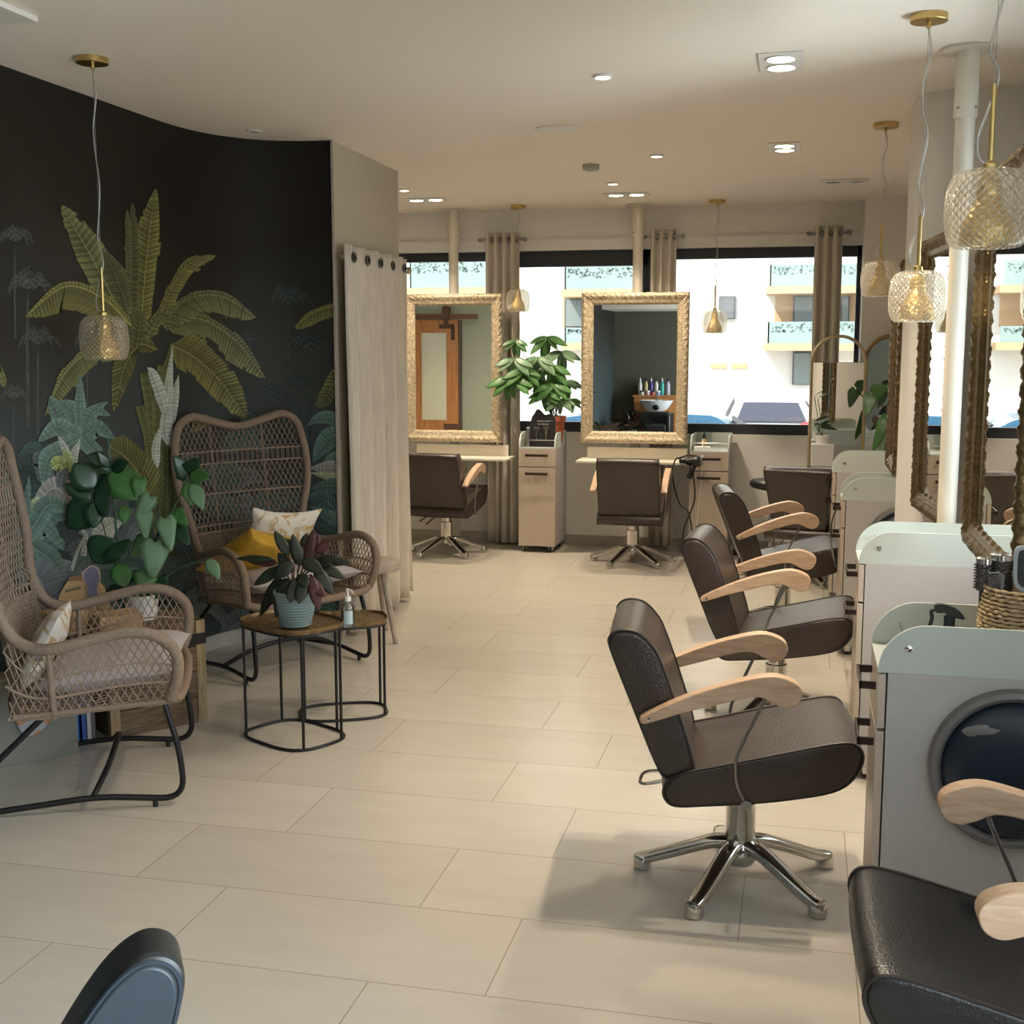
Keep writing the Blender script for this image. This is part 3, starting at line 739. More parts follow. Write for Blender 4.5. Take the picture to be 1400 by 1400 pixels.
# the front-left chair of which only one padded side wing reaches into view
def front_chair():
    t = thing('lounge_chair', 'smooth blue-black leather side wing cut off at the bottom left corner', 'chair', (-1.072, 1.30, 0), math.radians(213))
    bp = crv([(-.200, .40, 0), (-.215, .47, 0), (-.250, .64, 0), (-.285, .78, 0), (-.292, .835, 0), (-.275, .865, 0), (-.243, .868, 0), (-.200, .83, 0), (-.145, .74, 0), (-.075, .60, 0), (-.02, .46, 0), (-.03, .40, 0)], 5, True)
    bp = [V(-.20 + (p.x + .20) * 1.15, p.y, 0) for p in bp]
    cx_ = sum(p.x for p in bp) / len(bp); cz_ = sum(p.y for p in bp) / len(bp)
    b_ = cushion_mesh(bp, .10, .0).build('side_wing', M['black_smooth'], t, angle=18)
    sp_ = [(cx_ + (p.x - cx_) * .90, cz_ + (p.y - cz_) * .94) for p in bp]
    MB().prism(sp_, lambda x, z: (x, .044, z), lambda x, z: (x, .053, z)).build('side_panel', mat('leather_painted_daylight', (.015, .024, .033), .5, bump=('noise', 300, .05)), b_, angle=30, bevel=.004)['label'] = 'side panel with bluish daylight put into its colour'  # added panel: daylight on the black wing's side, painted as a bluer leather
    MB().tube([V(cx_ + (p.x - cx_) * .935, .0485, cz_ + (p.y - cz_) * .96) for p in bp], .0035, 6, closed=True).build('piping', M['navy_leather'], b_)
    st = cushion_mesh(SEATP, .50, .035); st.v = [p + V(.05, -.31, 0) for p in st.v]; st.build('seat', M['navy_leather'], t, angle=50)
    MB().lathe([(.0465, .10), (.0465, .26), (.036, .266), (.036, .335), (.06, .338), (.06, .352)], 24, (0, -.31, 0)).build('gas_column', M['chrome'], t)
    hub = MB().lathe([(1e-6, .055), (.04, .058), (.062, .085), (.062, .11), (.048, .135), (1e-6, .137)], 24, (0, -.31, 0)).build('star_base', M['chrome'], t)
    for k in range(5):
        l_ = star_leg().xf(Matrix.Rotation(2 * PI * k / 5, 4, 'Z')); l_.v = [p + V(0, -.31, 0) for p in l_.v]
        l_.build('leg', M['chrome'], hub, angle=50)
M['black_smooth'] = mat('smooth_black_leather', (.012, .013, .014), .45, bump=('noise', 300, .05))
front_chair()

# ================================================================== TROLLEY CABINETS
def make_trolley(label, loc, rz, disc=False, D=.58, group='white styling trolleys'):
    t = thing('styling_trolley', label, 'trolley', loc, rz, group)
    W = .1525
    MB().bb(-W, W, .024, D, .052, .86).build('body', M['cab_side'], t, bevel=.002)
    for z0, z1, nm in ((.712, .855, 'drawer'), (.054, .704, 'door')):
        d = MB().bb(-W, W, 0, .02, z0, z1).build(nm, M['cab_front'], t, bevel=.0015)
        zz = z1 - .048
        h = MB().tube([(-.088, 0, zz), (-.088, -.038, zz), (.088, -.038, zz), (.088, 0, zz)], .007, 4)
        h2 = MB()
        h2.bb(-.090, -.082, -.040, .001, zz - .010, zz + .010).bb(.082, .090, -.040, .001, zz - .010, zz + .010).bb(-.09, .09, -.042, -.036, zz - .010, zz + .010)
        h2.build('handle', M['handle'], d, smooth=False)
    # raised sides with a rounded front corner, a back upstand and two chrome rails
    pr = [(0, .86)] + [(.12 - .12 * math.cos(a), .865 + .12 * math.sin(a)) for a in [i / 10 * PI / 2 for i in range(11)]] + [(D, .985), (D, .86)]
    for s_ in (-1, 1):
        MB().prism(pr, lambda y, z: (s_ * W, y, z), lambda y, z: (s_ * (W - .010), y, z)).build('side_panel', M['cab_top'], t, angle=30)
    MB().bb(-W + .01, W - .01, D - .010, D, .86, .985).build('back_panel', M['cab_top'], t, smooth=False)
    MB().bb(-W + .0101, W - .0101, 0.0, D - .0101, .856, .866).build('top_tray', M['cab_top'], t, smooth=False)
    r = MB().tube([(-W - .004, .072, .925), (W + .004, .072, .925)], .0045, 8)
    for s_ in (-1, 1): r.lathe([(.009, -.004), (.009, .002), (.005, .004), (1e-6, .0045)], 12, (s_ * (W + .002), .072, .925), Matrix.Rotation(s_ * PI / 2, 3, 'Y'))
    r.build('rail', M['chrome'], t)
    for x in (-.11, .11):
        for y in (.06, D - .06):
            w_ = MB().lathe([(1e-6, -.010), (.018, -.010), (.021, -.006), (.021, .006), (.018, .010), (1e-6, .010)], 14, (x, y, .021), Matrix.Rotation(PI / 2, 3, 'Y'))
            c_ = w_.build('castor', M['black'], t)
            MB().bb(x - .015, x - .011, y - .016, y + .016, .018, .052).bb(x + .011, x + .015, y - .016, y + .016, .018, .052).bb(x - .015, x + .015, y - .016, y + .016, .046, .052).build('fork', M['chrome'], c_, smooth=False)
    if disc:
        Rm = Matrix.Rotation(PI / 2, 3, 'Y'); c = (W, .335, .632)
        d = MB().lathe([(.205, -.002), (.205, .018), (.200, .028), (.188, .032), (.178, .026), (.170, .006), (1e-6, .004)], 56, c, Rm).build('round_lid_rim', M['greyplastic'], t)  # grey stands in for the light caught by the lid's rounded edge
        MB().lathe([(.176, .004), (.174, .024), (.164, .042), (.138, .056), (.085, .064), (1e-6, .067)], 56, c, Rm).build('round_lid', M['navy'], d)
        g = MB().ball((0, 0, 0), 1, 24, 8, (.010, .135, .026))
        g.v = [q + V(W + .050, .335, .735) for q in g.v]
        g.build('finger_grip', M['greyplastic'], d)
        w_ = MB()
        for k in range(3):
            w_.tube(crv([(W + .0672, .355 + .020 * (i - 1.5) / 1.5, .622 - .014 * k + .004 * math.sin(i * PI / 1.5)) for i in range(4)], 4), .0012, 5)
        w_.tube([(W + .0655, .305, .650), (W + .0655, .405, .650), (W + .0655, .405, .575), (W + .0655, .305, .575)], .0007, 5, closed=True)
        w_.build('wave_emblem', M['navy'], d)
    return t
make_trolley('pale trolley nearest the camera on the right, round navy lid in its side', (.213, 3.335, 0), -PI / 2, True)
make_trolley('pale trolley level with the seat nose of the second brown chair from the front', (.236, 4.968, 0), -PI / 2, False)
make_trolley('pale trolley behind the third brown chair arm, black cable hanging at its handles', (.232, 6.985, 0), -PI / 2, True)
make_trolley('furthest pale trolley of the right-hand row, in front of the arched mirrors', (.222, 8.515, 0), -PI / 2, False)
make_trolley('beige trolley between the two back mirrors, carrying scissors and a leafy plant', (-2.087, 9.80, 0), 0, False, .48)
make_trolley('beige trolley to the right of the hair dryer, a bottle on its tray', (-.69, 9.78, 0), 0, False, .48)

# ================================================================== MIRRORS
def frame_mesh(w, h, fw, dep, scallop, carve, seg=.0085, rope=0.0):
    """carved rectangular frame in the x-z plane (bottom centre at the origin), front towards -y"""
    prof = [(0, 0), (0, .55), (.06, .80), (.16, .98), (.30, 1.0), (.42, .86), (.52, .70), (.62, .66), (.74, .52), (.80, .52), (.86, .36), (.97, .26), (1.0, .10), (1.0, 0)]
    nw, nh = int(w / seg), int(h / seg)
    m = MB(); rows = []
    def row(side, t, j):
        d, e = prof[j]; d *= fw; y = -e * dep
        L_ = w if side % 2 == 0 else h
        pos = t * L_
        ph = 2 * PI * pos / .055
        if j in (1, 2, 3, 4):
            d += -scallop * (0.5 + 0.5 * math.cos(ph)) * (1 if j < 3 else .4)
            y += -carve * (0.6 * math.sin(ph + j * 1.3) + 0.4 * math.sin(2.3 * ph + j)) * (1 if j > 1 else .5)
        if j in (5, 6): y += -carve * .5 * math.sin(2 * ph)
        if rope and j in (10, 11): y += -rope * math.sin(3 * ph)
        # distance along the side after the mitre
        a = d + (L_ - 2 * d) * t
        x0, z0 = -w / 2, 0
        if side == 0: return V(-w / 2 + a, y, d)
        if side == 1: return V(w / 2 - d, y, a)
        if side == 2: return V(w / 2 - a, y, h - d)
        return V(-w / 2 + d, y, h - a)
    loop = [(s_, i / (nw if s_ % 2 == 0 else nh)) for s_ in range(4) for i in range(nw if s_ % 2 == 0 else nh)]
    n = len(prof)
    pts = [row(s_, t, j) for s_, t in loop for j in range(n)]
    K = len(loop)
    fs = [(i * n + j, ((i + 1) % K) * n + j, ((i + 1) % K) * n + (j + 1) % n, i * n + (j + 1) % n) for i in range(K) for j in range(n)]
    return m.add(pts, fs)
def make_mirror(label, loc, rz, w, h, fw, dep, mt, group, carve=.006, scallop=.004, rope=.003, glass_back=.012, tilt=0.0):
    t = thing('framed_mirror', label, 'mirror', loc, rz, group)
    t.rotation_euler = (tilt, 0, rz)
    frame_mesh(w, h, fw, dep, scallop, carve, rope=rope).build('frame', mt, t, angle=60, fixn=True)
    MB().bb(-w / 2 + fw * .9, w / 2 - fw * .9, -glass_back, -glass_back + .004, fw * .9, h - fw * .9).build('mirror_glass', M['mirror'], t, smooth=False)
    MB().bb(-w / 2 + .01, w / 2 - .01, -.004, .008, .01, h - .01).build('backing_board', M['stembrown'], t, smooth=False)
    return t
YM = 10.0
a = at_y(553, 403, YM); b = at_y(687.5, 604.5, YM)
make_mirror('champagne carved mirror on the left pole, reflecting an orange sliding door', ((a.x + b.x) / 2, YM, b.z), 0, b.x - a.x, a.z - b.z, .098, .05, M['champagne'], 'carved champagne mirrors')
a = at_y(796.5, 401, YM); b = at_y(939.5, 607, YM)
make_mirror('champagne carved mirror on the middle pole, reflecting bottles and a wash basin', ((a.x + b.x) / 2, YM, b.z), 0, b.x - a.x, a.z - b.z, .098, .05, M['champagne'], 'carved champagne mirrors')
# right-hand row: faces -X (front of the frame towards -X)
def side_mirror(label, y0, y1, xf, z0, z1, dep):
    return make_mirror(label, (xf + dep, (y0 + y1) / 2, z0), -PI / 2, y1 - y0, z1 - z0, .085, dep, M['gold'], 'dark gold mirrors over the right trolleys', .0055, .008, .0035, glass_back=.012)
side_mirror('nearest gold scalloped mirror of the right row, cut off by the picture edge', 3.56, 4.66, .580, .985, 2.245, .046)
mm_ = side_mirror('gold scalloped mirror between the white column and the ceiling pole', 5.25, 5.93, .535, .955, 2.15, .042)
mm_.rotation_euler = (0, 0, -PI / 2 + math.radians(4.7))
side_mirror('furthest gold scalloped mirror, left of the white column', 7.00, 7.62, .500, .985, 2.14, .042)

# ================================================================== CEILING POLES WITH SHELVES
def make_pole(label, x, y, shelf=True, r=.041, zb=0.0):
    t = thing('mirror_pole', label, 'pole', (x, y, 0), 0, 'cream ceiling poles')
    MB().lathe([(r, zb), (r, ZC - .005)], 28).build('tube', M['white_metal'], t)
    MB().lathe([(r + .008, ZC - .26), (r + .008, ZC - .006)], 28).build('sleeve', M['white_metal'], t)
    MB().lathe([(.105, ZC - .012), (.105, ZC - .001), (.05, ZC)], 32).build('ceiling_plate', M['white_metal'], t)
    for k in range(4):
        a = PI / 4 + k * PI / 2
        MB().ball(((r + .008) * math.cos(a), (r + .008) * math.sin(a), ZC - .225), .006, 8, 6).build('screw', M['steel'], t)
    if zb == 0: MB().lathe([(.09, .001), (.09, .010), (.05, .014)], 28).build('floor_plate', M['white_metal'], t)
    return t
for nm, px, a, b in (('left', 620.5, 549, 693), ('mid', 871.5, 787, 944)):
    x = at_y(px, 400, 10.10).x
    t = make_pole('cream ceiling pole behind the left champagne mirror, shelf at its foot' if nm == 'left' else 'cream ceiling pole behind the middle champagne mirror, shelf at its foot', x, 10.10)
    xa, xb = at_y(a, 628, 9.74).x - x, at_y(b, 632, 9.74).x - x
    m = MB().bb(xa, xb, -.36, -.05, .755, .775).build('shelf', M['white_metal'], t, bevel=.003)
    MB().bb(xa + .05, xb - .05, -.10, -.085, .775, .868).build('shelf_upstand', M['white_metal'], t, bevel=.003)
    MB().bb(-.12, .12, -.10, -.03, .62, .755).build('shelf_bracket', M['white_metal'], t, bevel=.003)
    MB().bb(-.20, .20, -.09, -.04, 1.15, 1.9).build('mirror_bracket', M['white_metal'], t, bevel=.003)
make_pole('cream ceiling pole on the right between two gold mirrors', .588, 5.19, r=.037)

# ================================================================== PENDANT LAMPS
def glass_shade_material():
    m = bpy.data.materials.new('diamond_cut_glass'); m.use_nodes = True
    nt = m.node_tree; nt.nodes.clear(); L = nt.links.new
    o = nt.nodes.new('ShaderNodeOutputMaterial'); mx = nt.nodes.new('ShaderNodeMixShader')
    t = nt.nodes.new('ShaderNodeBsdfTransparent'); t.inputs[0].default_value = (.95, .93, .88, 1)
    g = nt.nodes.new('ShaderNodeBsdfGlossy'); g.inputs['Roughness'].default_value = .12; g.inputs[0].default_value = (.95, .93, .88, 1)
    tr = nt.nodes.new('ShaderNodeBsdfTranslucent'); tr.inputs[0].default_value = (.9, .87, .8, 1)
    m2 = nt.nodes.new('ShaderNodeMixShader'); m2.inputs[0].default_value = .5; L(g.outputs[0], m2.inputs[1]); L(tr.outputs[0], m2.inputs[2])
    fr = nt.nodes.new('ShaderNodeLayerWeight'); fr.inputs[0].default_value = .35
    mr = nt.nodes.new('ShaderNodeMapRange'); mr.inputs['To Min'].default_value = .15; mr.inputs['To Max'].default_value = .95
    tc = nt.nodes.new('ShaderNodeTexCoord'); sp = nt.nodes.new('ShaderNodeSeparateXYZ'); L(tc.outputs['Object'], sp.inputs[0])
    def mth(op, a, b=None):
        n = nt.nodes.new('ShaderNodeMath'); n.operation = op
        for i, q in enumerate((a, b)):
            if q is None: continue
            if isinstance(q, (int, float)): n.inputs[i].default_value = q
            else: L(q, n.inputs[i])
        return n.outputs[0]
    an = mth('MULTIPLY', mth('ARCTAN2', sp.outputs[1], sp.outputs[0]), 15.0); zz = mth('MULTIPLY', sp.outputs[2], 155.0)
    h = mth('MULTIPLY', mth('ABSOLUTE', mth('SINE', mth('ADD', an, zz))), mth('ABSOLUTE', mth('SINE', mth('SUBTRACT', an, zz))))
    edge = mth('LESS_THAN', h, 0.16)
    bp = nt.nodes.new('ShaderNodeBump'); bp.inputs['Strength'].default_value = 1.0; bp.inputs['Distance'].default_value = .006
    L(h, bp.inputs['Height']); L(bp.outputs[0], g.inputs['Normal']); L(bp.outputs[0], fr.inputs['Normal'])
    fac = mth('MINIMUM', mth('ADD', mr.outputs[0], mth('MULTIPLY', edge, .32)), .97)
    L(fr.outputs['Facing'], mr.inputs[0]); L(fac, mx.inputs[0]); L(t.outputs[0], mx.inputs[1]); L(m2.outputs[0], mx.inputs[2]); L(mx.outputs[0], o.inputs[0])
    return m
M['shade'] = glass_shade_material()
def make_pendant(label, x, y, zs, wig=1.0):
    """zs: height of the middle of the glass"""
    t = thing('pendant_lamp', label, 'pendant lamp', (x, y, 0), 0, 'brass and glass pendant lamps')
    MB().lathe([(.062, ZC - .024), (.064, ZC - .022), (.064, ZC - .001), (1e-6, ZC)], 36).lathe([(.008, ZC - .045), (.008, ZC - .022)], 12).build('ceiling_rose', M['brass'], t)
    top = zs + .092
    MB().lathe([(.0062, top), (.0062, top + .19), (1e-6, top + .191)], 12).lathe([(.018, top - .02), (.016, top + .01), (.008, top + .016)], 16).build('rod', M['brass'], t)
    q = [V(0, 0, ZC - .04)]
    L_ = ZC - .04 - (top + .19)
    for k in range(1, 7): q.append(V(wig * .012 * math.sin(k * 1.9), .006 * math.cos(k * 2.3), ZC - .04 - L_ * k / 7))
    q += [V(.010 * wig, 0, top + .21), V(-.012, 0, top + .13), V(-.030, .002, top + .07), V(-.026, 0, top + .025), V(-.006, 0, top + .008)]
    MB().tube(crv(q, 6), .0032, 6).build('flex', M['cord'], t)
    MB().tube([(0, 0, ZC - .04), (0, 0, top + .19)], .0009, 5).build('suspension_wire', M['steel'], t)
    MB().lathe([(.018, top - .018), (.025, top - .03), (.028, top - .05), (.027, top - .066), (.034, top - .085), (.048, top - .108), (.058, top - .132), (.062, top - .158), (.061, top - .176), (.059, top - .176), (.042, top - .110), (.020, top - .05)], 36).build('brass_cone', M['hammered'], t)
    # pressed glass: a squat barrel with a raised diamond lattice
    n, mm = 64, 26
    prof = crv([(.028, .090, 0), (.062, .086, 0), (.086, .068, 0), (.096, .03, 0), (.0985, -.010, 0), (.096, -.048, 0), (.089, -.074, 0), (.078, -.088, 0), (.070, -.091, 0)], 4)
    def pt(u, v):
        p = prof[int(round(v * (len(prof) - 1)))]
        a = 2 * PI * u
        d = abs(math.sin(a * 16 + v * 14)) * abs(math.sin(a * 16 - v * 14))
        r = p.x + .0 * d
        return (r * math.cos(a), r * math.sin(a), zs + p.y)
    MB().grid(pt, 56, len(prof) - 1, cu=True).build('glass_shade', M['shade'], t, angle=20)
    return t
def pend(label, px, py, X=None, Y=None, top=None):
    pass
zc = lambda p, Y: at_y(p[0], p[1], Y).z
make_pendant('glass and brass pendant hanging alone before the jungle mural', -2.78, 4.56, at_y(134, 462, 4.60).z)
p = at_z(1350, -70, ZC)
make_pendant('largest glass and brass pendant at the right edge of the view', at_x(1351, 285, .415).x, at_x(1351, 285, .415).y, at_x(1351, 285, .415).z)
make_pendant('glass and brass pendant below the right-hand ceiling rose, second of the right row', .392, 4.65, at_y(1258, 405, 4.65).z)
make_pendant('furthest glass and brass pendant of the right row', .383, 6.78, at_y(1206, 381, 6.78).z)
make_pendant('pendant against the bright window above the leafy plant', at_z(721, 287, ZC).x, 9.93, at_y(718, 411, 9.93).z)
make_pendant('pendant against the bright window above the white car', at_z(984, 279, ZC).x, 9.93, at_y(982, 440, 9.93).z)

# ================================================================== CEILING FITTINGS
def spot_light(parent, loc, energy, size=math.radians(115), blend=.9, to=(0, 0, -1), r=.035):
    d = bpy.data.lights.new('bulb', 'SPOT'); d.energy = energy; d.spot_size = size; d.spot_blend = blend
    d.color = (1.0, .83, .62); d.shadow_soft_size = r * .6
    o = bpy.data.objects.new('bulb', d); o.location = loc
    o.rotation_euler = Vector(to).to_track_quat('-Z', 'Y').to_euler()
    COL.objects.link(o); o.parent = parent
def double_spot(label, x, y, rz, energy, on=True, plate=None):
    t = thing('double_downlight', label, 'ceiling light', (x, y, ZC), rz, 'twin recessed downlights')
    MB().bb(-.088, .088, -.165, .165, -.006, -.001).build('trim_plate', plate or M['whitepl'], t, bevel=.002)
    for s_ in (-1, 1):
        c = (0, s_ * .078, 0)
        r = MB().lathe([(.062, -.0065), (.062, -.009), (.055, -.012), (.050, -.0065)], 28, c).build('gimbal_ring', M['whitepl'], t)
        MB().lathe([(1e-6, -.0105), (.049, -.0102), (.049, -.0066)], 28, c).build('lens', M['warm'] if on else M['greyplastic'], r)
        if on: spot_light(t, (0, s_ * .078, -.03), energy)
    return t
EN = 40
double_spot('near square twin downlight on the ceiling, both lamps lit', -.118, 5.25, 0, 34)
double_spot('second square twin downlight, further back towards the windows', -.133, 7.42, 0, EN)
double_spot('twin downlight lit in front of the left champagne mirror', -2.876, 9.36, PI / 2, EN)
double_spot('twin downlight lit in front of the middle champagne mirror', -1.32, 9.39, PI / 2, EN)
double_spot('twin downlight above the foreground chair, beyond the top of the picture', -.11, 3.92, 0, 46)
double_spot('unlit twin downlight near the right-hand return wall', .25, 9.0, PI / 2, 0, on=False)

def single_spot(label, px, py, energy, lit=True, r=.042):
    p = at_z(px, py, ZC)
    t = thing('recessed_spotlight', label, 'ceiling light', (p.x, p.y, ZC), 0, 'small round spotlights')
    MB().lathe([(r, -.001), (r, -.006), (r - .008, -.012), (r - .014, -.006)], 24).build('gimbal_ring', M['whitepl'], t)
    MB().lathe([(1e-6, -.012), (r - .014, -.009), (r - .014, -.005)], 24).build('lens', M['warm'] if lit else M['greyplastic'], t)
    if lit: spot_light(t, (0, 0, -.03), energy)
single_spot('round spotlight alone in the middle of the ceiling, lit', 824, 103, 18)
single_spot('round spotlight left of the second square downlight, lit', 898, 212, 18)
single_spot('small round spotlight near the smoke detector', 838, 250, 8)
single_spot('round spotlight peeping past the beige wall end', 553, 259, 12)
single_spot('unlit round spotlight above the mural bend', 347, 178, 0, lit=False)
p = at_z(762, 176, ZC)
t = thing('ceiling_speaker', 'flat white round speaker in the ceiling', 'speaker', (p.x, p.y, ZC))
MB().lathe([(.118, -.001), (.118, -.005), (.108, -.008), (.104, -.008)], 40).build('rim', M['whitepl'], t)
MB().lathe([(.104, -.006), (1e-6, -.007)], 40).build('grille', mat('speaker_grille', (.66, .62, .56), .8, bump=('vor', 260, .3)), t)
p = at_z(808, 225, ZC)
t = thing('smoke_detector', 'small grey smoke detector on the ceiling', 'smoke detector', (p.x, p.y, ZC))
MB().lathe([(.052, -.001), (.052, -.03), (.046, -.036), (.03, -.038)], 30).build('housing', mat('grey_white_plastic', (.42, .40, .37), .6), t)
MB().lathe([(.022, -.037), (.022, -.046), (1e-6, -.048)], 20).build('sensor_cap', M['whitepl'], t)
p = at_z(2, 6, ZC)
t = thing('ceiling_luminaire', 'white luminaire corner at the top left of the ceiling', 'ceiling light', (p.x - .13, p.y, ZC))
MB().bb(-.16, .16, -.16, .16, -.02, 0).build('trim_plate', M['whitepl'], t, bevel=.003)
MB().lathe([(.10, -.020), (.10, -.026), (1e-6, -.027)], 24).build('lens', M['greyplastic'], t)

# ================================================================== CURTAINS
def curtain_mesh(p0, p1, z0, z1, folds, amp, side, seed=0, nz=26, pinch=.55, per=14):
    """cloth hung from p0 to p1; folds swing towards side (a unit vector)"""
    rnd = random.Random(seed); p0, p1, side = V(*p0), V(*p1), V(*side)
    ph = [rnd.uniform(-.5, .5) for _ in range(folds + 2)]; am = [rnd.uniform(.75, 1.2) for _ in range(folds + 2)]
    def fn(u, v):
        k = u * folds; i = int(min(k, folds - 1e-6)); f = k - i
        a = amp * (am[i] * (1 - f) + am[i + 1] * f)
        low = 1 - v
        wob = .35 * low * math.sin(2.1 * k + 3 * low + ph[i])
        off = a * (pinch + (1 - pinch) * min(1, low * 2.5)) * math.sin(2 * PI * k + wob)
        along = .012 * low * math.sin(5 * k + 2 * low)
        q = p0 + (p1 - p0) * u + side * off + (p1 - p0).normalized() * along
        return V(q.x, q.y, z0 + (z1 - z0) * v)
    return MB().grid(fn, folds * per, nz)
# the tall linen curtain closing the alcove
M['bronze_dark'] = mat('dark_bronze_eyelet', (.07, .055, .045), .4, .7)
ct = thing('linen_curtain', 'floor-length beige linen curtain on eyelets beside the jungle mural', 'curtain', (0, 0, 0))
ctop = 2.255
curtain_mesh((-2.522, 6.635, 0), (-2.550, 7.85, 0), .035, ctop, 5, .050, (1, 0, 0), 3).build('cloth', M['linen'], ct, angle=180, solid=.003)
rz_ = ctop - .07
ro = MB().tube([(-2.535, 6.60, rz_), (-2.562, 7.90, rz_)], .012, 12).ball((-2.562, 7.92, rz_), .024, 12, 8).build('curtain_rod', mat('aged_silver_rod', (.42, .36, .28), .35, .9), ct)
for k in range(5):
    y = 6.635 + (k + .25) * 1.225 / 5
    MB().lathe([(.017, -.003), (.017, .004), (.030, .004), (.031, 0), (.030, -.003)], 24, (-2.535 - .027 * k / 5 + .050, y, rz_), Matrix.Rotation(PI / 2, 3, 'Y')).build('eyelet', M['bronze_dark'], ct)
# curtains at the back windows
RODZ = 2.60
def back_curtain(label, px0, px1, z0, folds, seed, Y=10.17, mt='linen', ztop=2.63):
    x0, x1 = at_y(px0, 330, Y).x, at_y(px1, 330, Y).x
    t = thing('window_curtain', label, 'curtain', (0, 0, 0), 0, 'taupe eyelet curtains at the back windows')
    curtain_mesh((x0, Y, 0), (x1, Y, 0), z0, ztop, folds, .035, (0, -1, 0), seed, nz=20, pinch=.8).build('cloth', M[mt], t, angle=180, solid=.003)
    MB().tube([(x0 - .04, Y, RODZ - .03), (x1 + .04, Y, RODZ - .03)], .010, 10).ball((x1 + .05, Y, RODZ - .03), .018, 10, 8).ball((x0 - .05, Y, RODZ - .03), .018, 10, 8).build('curtain_rod', M['steel'], t)
    for k in range(folds * 2):
        x = x0 + (x1 - x0) * (k + .5) / (folds * 2)
        MB().tube([V(x + .010 * math.cos(a), Y - .004, RODZ - .03 + .024 * math.sin(a)) for a in [i / 12 * 2 * PI for i in range(12)]], .005, 6, closed=True).build('eyelet', M['greyplastic'], t)
back_curtain('taupe curtain falling to the floor between the left mirror and the leafy plant', 664, 710, .02, 4, 5)
back_curtain('taupe curtain behind the middle champagne mirror, its foot showing under the shelf', 890, 925, .04, 3, 9)
back_curtain('taupe curtain at the right-hand end of the windows, behind the arched mirror', 1114, 1152, .02, 3, 12)
t = thing('window_curtain', 'brown curtain top above the nearest gold mirror, at the side window', 'curtain', (0, 0, 0))
curtain_mesh((.90, 5.02, 0), (.92, 5.30, 0), .05, 2.60, 3, .03, (-1, 0, 0), 21).build('cloth', M['linen_dark'], t, angle=180, solid=.003)
MB().tube([(.90, 3.75, 2.54), (.92, 5.40, 2.54)], .010, 10).build('curtain_rod', M['white_metal'], t)

